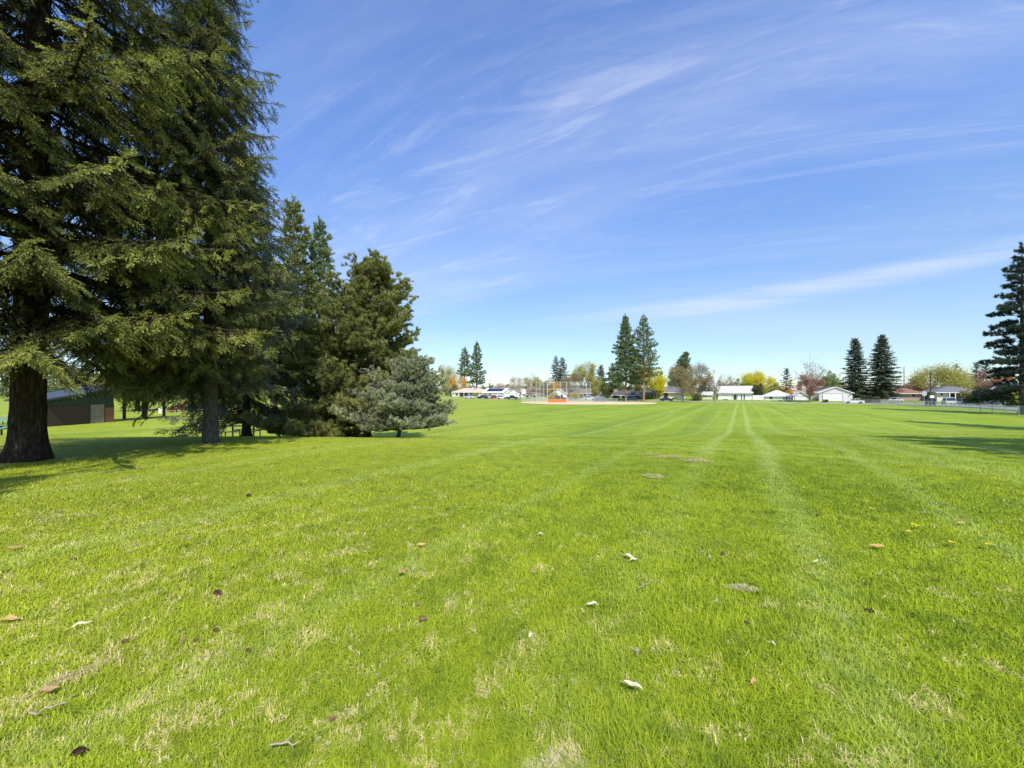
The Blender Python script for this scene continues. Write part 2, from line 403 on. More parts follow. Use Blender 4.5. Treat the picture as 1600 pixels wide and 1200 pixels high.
# ------------------------------------------------------------------ foliage templates (unit size, x outwards, z up)
def clump_segs(seed, n=7, side=.42):
    r = random.Random(seed); segs = [((0, 0, 0), (.5, r.uniform(-.04, .04), .02)), ((.5, 0, .02), (1., r.uniform(-.06, .06), -.06))]
    for i in range(n*2):
        x = .05+.85*i/(n*2); sg = 1 if i % 2 else -1; ph = r.gauss(-.25, .55)
        l = side*(1-.5*x)*r.uniform(.65, 1.2); a = r.uniform(.55, .95); ca = math.cos(a); sa = math.sin(a)
        segs.append(((x, 0, 0), (x+l*ca, sg*l*sa*math.cos(ph), l*sa*math.sin(ph)-.05*l)))
    return segs
def needle_tpl(segs, step, nl, nw, seed, ang=.85, planar=.6):
    r = np.random.default_rng(seed); out = []
    for p0, p1 in segs:
        p0 = np.array(p0, float); p1 = np.array(p1, float); L = np.linalg.norm(p1-p0); d = (p1-p0)/L
        n = max(2, int(L/step)); side = np.cross([0, 0, 1.], d); side /= np.linalg.norm(side); upv = np.cross(d, side)
        for i in range(n):
            q = p0+(p1-p0)*((i+.5)/n)
            for sg in (1, -1):
                phi = r.normal(0, planar); o = side*sg*math.cos(phi)+upv*math.sin(phi)
                dirn = d*math.cos(ang)+o*math.sin(ang); l = nl*r.uniform(.7, 1.2)
                wv = np.cross(dirn, r.normal(0, 1, 3)); wv /= np.linalg.norm(wv)
                out.append([q-wv*nw/2, q+wv*nw/2, q+dirn*l])
        out.append([p1-side*nw*.6, p1+side*nw*.6, p1+d*nl])
    return np.array(out)          # (n,3,3)
def frond_segs(seed, n=9, side=.36, droop=.12):
    r = random.Random(seed); segs = []; prev = (0, 0, 0)
    for i in range(1, 5):
        x = i/4; p = (x, r.uniform(-.03, .03), -droop*x*x); segs.append((prev, p)); prev = p
    for i in range(n):
        x = .08+.86*i/n
        for sg in (1, -1):
            l = side*(1-.62*x)*r.uniform(.7, 1.15); a = r.uniform(.75, 1.05)
            z = -droop*x*x
            segs.append(((x, 0, z), (x+l*math.cos(a), sg*l*math.sin(a), z-r.uniform(-.02, .16)*l*2)))
    return segs
def finger_tpl(segs, w, seed):     # every twig a slim spindle: coarser, for the middle distance
    r = np.random.default_rng(seed); out = []
    for p0, p1 in segs:
        p0 = np.array(p0, float); p1 = np.array(p1, float); d = p1-p0; L = np.linalg.norm(d)
        for _ in range(2):
            s = np.cross(d/L, r.normal(0, 1, 3)); s /= np.linalg.norm(s); s *= w*r.uniform(.7, 1.2)
            m = p0+d*.45
            out.append([p0, m-s, p1+d*.12]); out.append([p0, p1+d*.12, m+s])
    return np.array(out)
def tuft_tpl(n, seed, length=1., nl=.55, nw=.06):   # brush of long needles round a shoot
    r = np.random.default_rng(seed); out = []
    for i in range(n):
        x = length*r.uniform(0, 1)**.8*.55; th = r.uniform(0, 2*PI); a = r.uniform(.35, 1.25)
        d = np.array([math.cos(a), math.sin(a)*math.cos(th), math.sin(a)*math.sin(th)])
        wv = np.cross(d, r.normal(0, 1, 3)); wv /= np.linalg.norm(wv); q = np.array([x, 0, 0])
        out.append([q-wv*nw/2, q+wv*nw/2, q+d*nl*r.uniform(.7, 1.1)])
    return np.array(out)
FR_HI = [needle_tpl(clump_segs(i, 5, .46), .070, .115, .060, i, .70, 1.2) for i in range(6)]
FR_MID = [finger_tpl(frond_segs(i+10, 6, .40), .034, i) for i in range(4)]
FR_MD = [needle_tpl(clump_segs(i+50, 5, .46), .13, .15, .085, i, .70, 1.2) for i in range(5)]
FR_LO = [finger_tpl(frond_segs(i+20, 3, .5), .085, i)[::2] for i in range(4)]
FR_FAR = [finger_tpl(frond_segs(i+30, 3, .42), .15, i)[::2] for i in range(4)]
TU_HI = [tuft_tpl(46, i, nw=.075) for i in range(4)]
TU_LO = [tuft_tpl(14, i+9, nw=.17) for i in range(4)]
def unit(a): return a/np.maximum(np.linalg.norm(a, axis=1, keepdims=True), 1e-9)
def instance(tpls, O, D, N, S, C, seed=0):
    r = np.random.default_rng(seed); D = unit(D); Yv = unit(np.cross(N, D)); Z = np.cross(D, Yv)
    pick = r.integers(0, len(tpls), len(O)); Vs = []; Ts = []
    for k, tp in enumerate(tpls):
        m = pick == k
        if not m.any(): continue
        q = tp.reshape(-1, 3); sc = S[m][:, None, None]
        W = O[m][:, None, :]+sc*(q[None, :, 0:1]*D[m][:, None, :]+q[None, :, 1:2]*Yv[m][:, None, :]+q[None, :, 2:3]*Z[m][:, None, :])
        Vs.append(W.reshape(-1, 3)); tt = np.repeat(C[m], len(tp)*3)
        tt = tt+np.repeat(r.normal(0, .10, len(tt)//3), 3); Ts.append(tt)
    return np.concatenate(Vs), np.clip(np.concatenate(Ts), 0, 1)
def leaf_mesh(name, Vv, tint): return mesh_np(name, Vv, np.arange(len(Vv)).reshape(-1, 3), tint)

def trunk_mesh(height, r0, lean=(0, 0), flare=.6, sides=14, rings=26, rough=.04, seed=0, rtop=.03, furrow=0):
    r = random.Random(seed); v = []; f = []; zs = []
    for i in range(rings+1):
        q = i/rings; zs.append(-.25+(height+.25)*q**1.6)
    ph = [r.uniform(0, 6.28) for _ in range(6)]
    for z in zs:
        q = min(1, max(0, z/height)); base = r0*(1-q)**.8*(1-.0)+rtop*q
        for k in range(sides):
            a = 2*PI*k/sides
            fl = 1+flare*math.exp(-max(z, 0)/.28)*(1+.35*math.sin(3*a+ph[0])+.25*math.sin(5*a+ph[1]))
            ro = 1+rough*(math.sin(4*a+ph[2]+z*1.3)+math.sin(7*a+ph[3]-z*2.1))
            if furrow: ro += furrow*(1 if k % 2 else -1)*(.6+.4*math.sin(z*9+k*2.3))
            rr = base*fl*ro
            v.append((rr*math.cos(a)+lean[0]*z, rr*math.sin(a)+lean[1]*z, z))
    for i in range(rings):
        for k in range(sides):
            k2 = (k+1) % sides; f.append((i*sides+k, i*sides+k2, (i+1)*sides+k2, (i+1)*sides+k))
    me = bpy.data.meshes.new('trunk'); me.from_pydata(v, [], f); me.update()
    for p in me.polygons: p.use_smooth = True
    return me

FIR = FOL('fir needles', (.012, .019, .009), (.300, .315, .090), .12)  # dark end paints inner crown shade, light end sunlit tips
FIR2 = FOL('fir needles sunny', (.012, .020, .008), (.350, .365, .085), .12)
SPR = FOL('blue spruce needles', (.022, .034, .024), (.290, .320, .215), .15)
SPRD = FOL('distant spruce needles', (0.049, 0.085, 0.049), (0.171, 0.227, 0.122), .15)  # lightened, distance haze put into the needle colour
PINE = FOL('pine needles', (.040, .054, .018), (.400, .405, .130), .2)
PINB = FOL('grey pine needles', (.070, .090, .040), (.50, .52, .32), .15)
PIND = FOL('distant pine needles', (0.092, 0.142, 0.061), (0.274, 0.333, 0.151), .2)  # lightened for haze in the same way as the distant spruce
PINO = FOL('olive pine needles', (0.096, 0.114, 0.036), (0.288, 0.300, 0.102), .2)
BK_FIR = BARK('furrowed fir bark', (.028, .020, .015), (.105, .078, .058))
BK_GR = BARK('grey bark', (.05, .044, .038), (.17, .15, .125), 1.5, .5)
BK_PI = BARK('pinkish pine bark', (.22, .13, .09), (.46, .32, .24), .8, .5)
BK_DK = BARK('dark bark', (.05, .04, .03), (.13, .10, .075), 1.2, .5)

def conifer(name, label, cat, loc, height, base_h, prof, nbr, mat, bark, r0, seed, tpls=FR_HI, back=FR_MID, fs=.5, sp=.30, droop=.18, hang=.35,
            lean=(0, 0), rz=0, group=None, e_top=.7, e_low=-.10, sides=14, furrow=0, flare=.5, asym=None, trunk_rings=26, extra=None, twigs=True, fill=1.0, density=None, dead=0):
    R = random.Random(seed); rn = np.random.default_rng(seed)
    root = thing(name, label, cat, loc, rz, group)
    me = trunk_mesh(height*.985, r0, lean, flare, sides, trunk_rings, seed=seed, furrow=furrow)
    link('trunk', me, bark, root)
    wood = MB(); O = []; D = []; N = []; S = []; C = []; BK = []
    ga = R.uniform(0, 6)
    jobs = []
    for i in range(nbr):
        q = (i+R.uniform(-.4, .4))/nbr; q = min(max(q, 0), .995); q = q**(1/1.08)
        ga += 2.39996+R.uniform(-.5, .5)
        L = prof(q)*R.uniform(.72, 1.12)
        if asym: L *= asym(ga % (2*PI), q)
        if density and R.random() > density(q): continue
        jobs.append((base_h+(height-base_h)*q, ga, L, e_low+(e_top-e_low)*q**2.2+R.uniform(-.1, .1), q))
    if extra: jobs += extra
    for (z0, az, L, e0, q) in jobs:
        if L < .12: L = .12
        ca, sa = math.cos(az), math.sin(az); pts = []
        dr = droop*(1-q*.8)*R.uniform(.7, 1.3); bend = R.uniform(-.15, .15)
        nseg = 7
        def P(r):
            hor = L*r; a = az+bend*r
            return np.array([lean[0]*z0+math.cos(a)*hor, lean[1]*z0+math.sin(a)*hor, z0+L*(math.tan(e0)*r-dr*1.9*r*r+dr*1.25*r**3.2)])
        pts = [P(k/nseg) for k in range(nseg+1)]
        br = max(.012, min(.07, .014*L+.006)*(r0/.3)**.3)
        wood.tube(pts, [br*(1-.85*k/nseg) for k in range(nseg+1)], 5 if tpls is FR_HI else 3, False)
        bk = (math.sin(az+rz) > .35)
        def put(o, d, s, lit):
            nrm = np.array([R.gauss(0, .5), R.gauss(0, .5), 1.]); O.append(o); D.append(d); N.append(nrm); S.append(s); C.append(lit); BK.append(bk)
        r = .12 if L > 1.2 else .05
        while r < 1.0:
            o = P(r); o2 = P(min(1, r+.06)); d = o2-o; d /= np.linalg.norm(d)
            sl = (min(L, 3.4)*(1-r)*.40+.20)*R.uniform(.7, 1.2)*fill
            for sg in (1, -1):
                if R.random() < .1: continue
                a2 = az+bend*r+sg*R.uniform(.75, 1.15); dz = -hang*R.uniform(.5, 1.3)
                d2 = np.array([math.cos(a2), math.sin(a2), dz])
                m = max(1, int(round(sl/(fs*.55))))
                if twigs and sl > fs*.8: wood.tube([o, o+d2*sl*.5, o+d2*sl+np.array([0, 0, -.12*sl])], [br*.35, br*.25, .004], 3, False)
                for k in range(m):
                    f_ = (k+.15)/m; po = o+d2*(sl*f_)+np.array([0, 0, -.12*sl*f_*f_])
                    dd = d2*1.0+np.array([R.gauss(0, .25), R.gauss(0, .25), -hang*.6*R.random()])
                    put(po, dd, fs*R.uniform(.7, 1.2), min(1, max(0, .95*(r-.25)+.45*f_*R.random()+.18*R.random())))  # tint darkens towards the trunk, inner crown shade put into the colour
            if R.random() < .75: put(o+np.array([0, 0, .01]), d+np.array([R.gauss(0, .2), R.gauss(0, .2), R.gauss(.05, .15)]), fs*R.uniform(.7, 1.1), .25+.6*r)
            r += sp/L*R.uniform(.7, 1.3)
        put(P(1)-.05, P(1)-P(.9), fs*1.0, .9)
    # leader
    for k in range(4): put(np.array([lean[0]*height, lean[1]*height, height-.2-.2*k]), np.array([R.gauss(0, .3), R.gauss(0, .3), 1.]), fs*.8, .7)
    if dead:   # bare hanging twigs inside the crown
        for k in range(dead):
            z0 = R.uniform(base_h, height*.6); az = R.uniform(0, 6.28); L = prof(.3)*R.uniform(.3, .6)
            p = np.array([math.cos(az)*L, math.sin(az)*L, z0]); wood.tube([p, p+[R.gauss(0, .1), R.gauss(0, .1), -.3], p+[R.gauss(0, .2), R.gauss(0, .2), -.7]], [.008, .006, .003], 3, False)
    O, D, N, S, C, BK = map(np.array, (O, D, N, S, C, BK))
    parts = [instance(tpls, O[~BK], D[~BK], N[~BK], S[~BK], C[~BK], seed)]
    if BK.any(): parts.append(instance(back, O[BK], D[BK], N[BK], S[BK], C[BK], seed))
    Vv = np.concatenate([p[0] for p in parts]); tt = np.concatenate([p[1] for p in parts])
    wood.build('limbs', bark, root, True)
    link('crown', leaf_mesh('crown', Vv, tt), mat, root)
    return root

def pine(name, label, cat, loc, height, base_h, prof, nbr, mat, bark, r0, seed, tpls=TU_HI, ts=.32, sub=.42, lean=(0, 0), rz=0, group=None,
         e_low=.05, e_top=.9, density=None, asym=None, sides=12, curl=.35, tuftn=3, fork=0):
    R = random.Random(seed); root = thing(name, label, cat, loc, rz, group)
    link('trunk', trunk_mesh(height*.97, r0, lean, .35, sides, 18, seed=seed), bark, root)
    wood = MB(); O = []; D = []; S = []; C = []
    ga = R.uniform(0, 6)
    for i in range(nbr):
        q = min(max((i+R.uniform(-.5, .5))/nbr, 0), .99); ga += 2.39996+R.uniform(-.4, .4)
        if density and R.random() > density(q): continue
        L = prof(q)*R.uniform(.65, 1.15)
        if asym: L *= asym(ga % (2*PI), q)
        L = max(L, .25); z0 = base_h+(height-base_h)*q*.97; e0 = e_low+(e_top-e_low)*q**1.6+R.uniform(-.12, .12)
        bend = R.uniform(-.3, .3)
        def P(r):
            a = ga+bend*r; hor = L*math.cos(e0)*r
            return np.array([lean[0]*z0+math.cos(a)*hor, lean[1]*z0+math.sin(a)*hor, z0+L*(math.sin(e0)*r+curl*(r*r-.35*r))])
        br = max(.01, .016*L+.004)
        wood.tube([P(k/5) for k in range(6)], [br*(1-.8*k/5) for k in range(6)], 4, False)
        r = .22
        while r <= 1.001:
            o = P(r); dd = P(min(1, r+.05))-P(r-.05)
            dd /= np.linalg.norm(dd)+1e-9
            for sg in (1, -1, 0):
                if R.random() < .14: continue
                sl = (sub*L*(1-r)*.9+.16+.1*R.random()) if sg else .12
                a2 = math.atan2(dd[1], dd[0])+sg*R.uniform(.5, 1.1)
                d2 = np.array([math.cos(a2), math.sin(a2), R.uniform(.05, .75)]); d2 /= np.linalg.norm(d2)
                if sl > ts: wood.tube([o, o+d2*sl], [br*.4, .006], 3, False)
                m = max(1, int(sl/(ts*.62)))
                for k in range(m):
                    f_ = (k+1)/m
                    for _ in range(tuftn if k == m-1 else max(1, tuftn-1)):
                        O.append(o+d2*sl*f_+np.array([R.gauss(0, .25), R.gauss(0, .25), R.gauss(0, .2)])*ts*.8)
                        D.append(d2+np.array([R.gauss(0, .45), R.gauss(0, .45), .45+R.gauss(0, .3)])); S.append(ts*R.uniform(.7, 1.25))
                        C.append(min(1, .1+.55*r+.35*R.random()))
            r += ts*.8/L*R.uniform(.8, 1.3)
    for k in range(5): O.append(np.array([lean[0]*height, lean[1]*height, height-.3*ts*k])); D.append(np.array([R.gauss(0, .3), R.gauss(0, .3), 1.])); S.append(ts); C.append(.8)
    O, D, S, C = map(np.array, (O, D, S, C)); N = np.tile(np.array([[.1, .2, 1.]]), (len(O), 1))+np.random.default_rng(seed).normal(0, .3, (len(O), 3))
    Vv, tt = instance(tpls, O, D, N, S, C, seed)
    wood.build('limbs', bark, root, True); link('crown', leaf_mesh('crown', Vv, tt), mat, root)
    return root

def broadleaf(name, label, cat, loc, height, radius, mat, bark, seed, nleaf=2600, ls=.26, th=.25, spread=.75, r0=None, group=None, depth=4, squash=1., rz=0, vase=0):
    R = random.Random(seed); rn = np.random.default_rng(seed); root = thing(name, label, cat, loc, rz, group)
    r0 = r0 or height*.022; tr = MB(); wood = MB(); ends = []
    hgt = height*th
    tr.tube([(0, 0, -.2), (0, 0, hgt*.15), (R.gauss(0, .05), R.gauss(0, .05), hgt*.6), (0, 0, hgt)], [r0*1.5, r0*1.1, r0, r0*.85], 8)
    cz = hgt+(height-hgt)*.5; rzv = (height-hgt)*.55
    def grow(p, d, L, r, lev):
        q = p+d*L; mid = p+d*L*.5+Vector((R.gauss(0, .05), R.gauss(0, .05), R.gauss(0, .03)))*L
        wood.tube([p, mid, q], [r, r*.85, r*.65], 4 if lev < 2 else 3, False)
        if lev >= depth: ends.append(q); return
        if lev >= depth-1: ends.append(mid)
        for _ in range(3 if lev < 3 else R.choice((2, 3))):
            nd = (d+Vector((R.gauss(0, 1), R.gauss(0, 1), R.gauss(.15, .6)))*spread).normalized()
            nl = L*R.uniform(.62, .85); e = q+nd*nl
            dd = math.sqrt((e.x/radius)**2+(e.y/radius)**2+((e.z-cz)/rzv)**2)
            if dd > 1.05: nl *= .55
            grow(q, nd, nl, r*.62, lev+1)
    nl0 = R.randint(4, 6)
    for k in range(nl0):
        a = 2*PI*k/nl0+R.uniform(-.4, .4); e = R.uniform(.35, 1.0)
        d = Vector((math.cos(a)*math.cos(e), math.sin(a)*math.cos(e), math.sin(e)+.15)).normalized()
        grow(Vector((0, 0, hgt*R.uniform(.75, 1))), d, min(radius/math.cos(e) if e < .9 else 99, height-hgt)*.42, r0*.55, 0)
    E = np.array([tuple(e) for e in ends]); kr = radius*.93/np.percentile(np.hypot(E[:, 0], E[:, 1]), 93); kz = (height*.97-hgt)/max(.5, np.percentile(E[:, 2], 97)-hgt)
    E[:, :2] *= kr; E[:, 2] = np.where(E[:, 2] > hgt, hgt+(E[:, 2]-hgt)*kz, E[:, 2])
    wood.v = [(a*kr, b_*kr, hgt+(c_-hgt)*kz if c_ > hgt else c_) for a, b_, c_ in wood.v]
    tr.build('trunk', bark, root, True); wood.build('limbs', bark, root, True)
    if nleaf:
        nleaf = int(nleaf*(3.0 if nleaf > 1300 else 1.5)); ls *= 1.15; pk = rn.integers(0, len(E), nleaf); sg = radius*.12
        Cn = E[pk]+rn.normal(0, sg, (nleaf, 3)); a = rn.normal(0, 1, (nleaf, 3)); a = unit(a); b = unit(np.cross(a, rn.normal(0, 1, (nleaf, 3))))
        s = ls*rn.uniform(.5, 1.2, nleaf)[:, None]
        Vv = np.stack([Cn-a*s*.5, Cn+b*s*.55, Cn+a*s*.6], 1).reshape(-1, 3)
        cl = rn.random(len(E))[pk]
        tt = np.repeat(np.clip(.5*cl+.5*rn.random(nleaf), 0, 1), 3)
        link('crown', leaf_mesh('crown', Vv, tt), mat, root)
    return root

# ------------------------------------------------------------------ the big trees on the left
x, y, z = at(42, 9.1)
def asymA(a, q): return 1.0+.10*math.cos(a)
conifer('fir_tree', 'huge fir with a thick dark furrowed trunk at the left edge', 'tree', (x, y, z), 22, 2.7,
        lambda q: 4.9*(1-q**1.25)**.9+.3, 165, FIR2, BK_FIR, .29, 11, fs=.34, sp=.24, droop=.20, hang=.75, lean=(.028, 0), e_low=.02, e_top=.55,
        sides=44, furrow=.055, flare=.5, trunk_rings=70, dead=60,
        extra=[(3.2, -.35, 4.6, .12, .1), (3.6, .15, 4.8, .05, .1), (3.3, -1.2, 3.4, .1, .1), (3.1, -1.9, 3.0, .05, .1), (4.3, -.7, 4.6, .05, .15), (5.2, -.2, 4.9, .05, .2),
               (3.9, -1.5, 3.6, .1, .1), (6.2, -.5, 4.6, .08, .2), (6.8, .1, 4.6, .05, .2), (7.4, -.9, 4.2, .08, .25), (8.3, -.2, 4.4, .1, .3)])
x, y, z = at(329, 12.1)
def asymB(a, q): return .80-.52*math.cos(a)*(.55+.45*(1-q)) if math.cos(a) < 0 else .80-.14*math.cos(a)
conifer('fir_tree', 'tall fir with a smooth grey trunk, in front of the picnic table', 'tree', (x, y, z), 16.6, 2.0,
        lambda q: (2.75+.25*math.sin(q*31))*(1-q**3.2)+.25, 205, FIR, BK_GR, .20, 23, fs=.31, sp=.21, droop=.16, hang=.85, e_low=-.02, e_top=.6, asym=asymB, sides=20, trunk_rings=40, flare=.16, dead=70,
        extra=[(2.5, 3.05, 3.5, -.02, .0), (2.7, 3.35, 3.3, .02, .0), (2.3, 2.75, 3.2, -.04, .0), (2.9, -1.5, 2.2, .1, .0), (3.3, -.6, 2.5, .1, .05), (3.0, -2.3, 2.8, .05, .05), (4.2, -.2, 2.5, .2, .1)])
x, y, z = at(385, 18.3)
conifer('spruce_tree', 'dark drooping blue spruce behind the grey trunked fir, beside the picnic table', 'tree', (x, y, z), 13.4, 1.4,
        lambda q: 2.85*(1-q**2.0)+.2, 150, SPR, BK_DK, .17, 31, tpls=FR_MD, back=FR_MID, fs=.46, sp=.34, droop=.26, hang=.62, e_low=.0, e_top=.5, sides=14)
x, y, z = at(574, 20.2)
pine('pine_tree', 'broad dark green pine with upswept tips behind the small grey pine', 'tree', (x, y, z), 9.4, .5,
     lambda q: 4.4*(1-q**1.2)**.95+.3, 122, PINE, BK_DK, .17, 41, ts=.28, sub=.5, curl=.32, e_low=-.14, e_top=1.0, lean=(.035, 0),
     asym=lambda a, q: (1.0-.12*math.cos(a)*(q < .6))*(1+.16*math.sin(5*a+9*q)))
x, y, z = at(622, 16.8)
pine('pine_tree', 'small spreading silvery grey pine on a thin trunk at the crest of the lawn', 'tree', (x, y, z), 3.15, .42,
     lambda q: 2.4*(1-q**1.35)+.25, 74, PINB, BK_GR, .07, 53, ts=.175, sub=.55, curl=.34, e_low=-.08, e_top=1.0, lean=(.24, 0), tuftn=2,
     asym=lambda a, q: 1.0-.16*math.cos(a)*(q < .4)+.18*math.sin(3*a))
# taller pines further back on the left
def far_at(px, Y): return at(px, Y)
x, y, z = at(459, 52)
pine('pine_tree', 'tall olive green pine with a pinkish lower trunk, left of the pointed pine pair', 'tree', (x, y, z), 29, 5.5,
     lambda q: 3.3*(1-q**1.7)+.5, 96, PINO, BK_PI, .46, 61, tpls=TU_LO, ts=.85, sub=.45, curl=.2, e_low=-.1, e_top=.7, lean=(-.002, 0))
x, y, z = at(500, 55)
pine('pine_tree', 'tall thin pine with a sparse pointed top above the broad green pine', 'tree', (x, y, z), 27.5, 6,
     lambda q: 3.2*(1-q**1.4)+.35, 96, PIND, BK_PI, .42, 62, tpls=TU_LO, ts=.75, sub=.45, curl=.2, e_low=-.05, e_top=.6)
x, y, z = at(428, 44)
pine('pine_tree', 'bushy olive pine half hidden behind the drooping blue spruce', 'tree', (x, y, z), 17.5, 4,
     lambda q: 4.0*(1-q**1.6)+.5, 90, PINO, BK_PI, .4, 63, tpls=TU_LO, ts=.85, sub=.45, curl=.2, e_low=-.05, e_top=.6)
x, y, z = at(535, 60)
pine('pine_tree', 'mid green pine filling the gap behind the left side of the broad pine', 'tree', (x, y, z), 12, 2.5,
     lambda q: 4.2*(1-q**1.5)+.5, 80, PIND, BK_DK, .35, 64, tpls=TU_LO, ts=.85, sub=.45)
x, y, z = at(215, 60)
pine('pine_tree', 'light green pine seen under the fir limbs beyond the restroom building', 'tree', (x, y, z), 11, 1.5,
     lambda q: 4.4*(1-q**1.5)+.5, 70, PINO, BK_DK, .3, 65, tpls=TU_LO, ts=.85, sub=.45)
x, y, z = at(318, 66)
pine('pine_tree', 'light green pine seen behind the grey fir trunk beyond the playground', 'tree', (x, y, z), 9, 1.5,
     lambda q: 4.0*(1-q**1.5)+.5, 60, PINO, BK_DK, .3, 66, tpls=TU_LO, ts=.85, sub=.45)
# right edge conifer and the trees out of frame whose shadows lie on the lawn
x, y, z = at(1597, 51)
pine('fir_tree', 'dark layered fir cut off by the right edge of the photo', 'tree', (x, y, z), 22.5, 1.6,
     lambda q: 4.0*(1-q**1.8)*(.80+.20*math.sin(q*33))+.4, 80, FOL('dark fir needles', (.020, .034, .028), (.085, .115, .090), .1), BK_DK, .3, 71, tpls=TU_HI, ts=.58, sub=.40, curl=.02, e_low=-.14, e_top=.30, tuftn=4)
for (X, Y, hh, rr, sd, lab) in ((43.5, 22.0, 20.5, 4.2, 81, 'tall fir beyond the right side of the photo, the farther shadow caster'),
                           (19.9, 1.6, 19.3, 5.4, 82, 'fir close beyond the right side of the photo, the nearer shadow caster'),
                           (16.9, -1.6, 18.6, 4.6, 85, 'unseen fir right of and behind the viewer, added to widen the lawn shade'),  # extra unseen tree, added to broaden the shade on the right lawn
                           (-6.9, -6.9, 16.5, 2.0, 83, 'fir left of and behind the viewer, outside the photo'),
                           (-10.9, -4.2, 15, 2.2, 84, 'fir off the left side of the photo next to the huge fir')):
    conifer('fir_tree', lab, 'tree', (X, Y, hz(X, Y)), hh, 2.5, lambda q, rr=rr: rr*(1-q**1.3)+.2, 100, FIR, BK_DK, .28, sd, tpls=FR_FAR, back=FR_FAR, fs=.9, sp=.55)


# ------------------------------------------------------------------ houses
glass = M('window glass', (.05, .07, .09), (.03, .04, .05), 2, .12, spec=.6)
white = M('white paint', (.90, .88, .84), (.84, .82, .78), 1.2, .6)
cream = M('cream siding', (.78, .72, .62), (.70, .64, .55), 1.2, .7)
tan_w = M('tan siding', (.50, .44, .36), (.42, .37, .30), 1.2, .7)
brick = M('red brick', (.36, .22, .16), (.26, .15, .11), 5, .85)
brickp = M('pinkish brick', (.50, .36, .30), (.40, .27, .22), 5, .85)
paleblue = M('pale blue siding', (.52, .60, .64), (.44, .52, .56), 1.5, .7)
dk_door_porch = M('dark door and porch shade', (.06, .05, .05), (.04, .035, .03), 2, .5)  # for doors, and for panels that paint the shade inside porches
rf_tan = M('tan shingles', (.66, .50, .38), (.54, .40, .30), 3, .9)
rf_brn = M('brown shingles', (.26, .20, .17), (.18, .14, .12), 3, .9)
rf_dk = M('dark shingles', (.13, .12, .12), (.085, .08, .08), 3, .9)
rf_gr = M('grey shingles', (.21, .21, .22), (.15, .15, .16), 3, .9)
rf_lt = M('light grey shingles', (.60, .57, .53), (.52, .49, .45), 3, .9)
rf_wh = M('white roofing', (.84, .80, .76), (.76, .73, .69), 2, .8)
rf_red = M('red brown shingles', (.33, .15, .11), (.24, .11, .08), 3, .9)
solar = M('solar panel', (.02, .025, .04), (.012, .015, .03), 4, .15, spec=.7)
metal_g = M('galvanised steel', (.50, .51, .52), (.40, .41, .42), 3, .4, metal=.6)
wood_f = M('weathered fence wood', (.42, .40, .36), (.32, .30, .27), 3, .9)
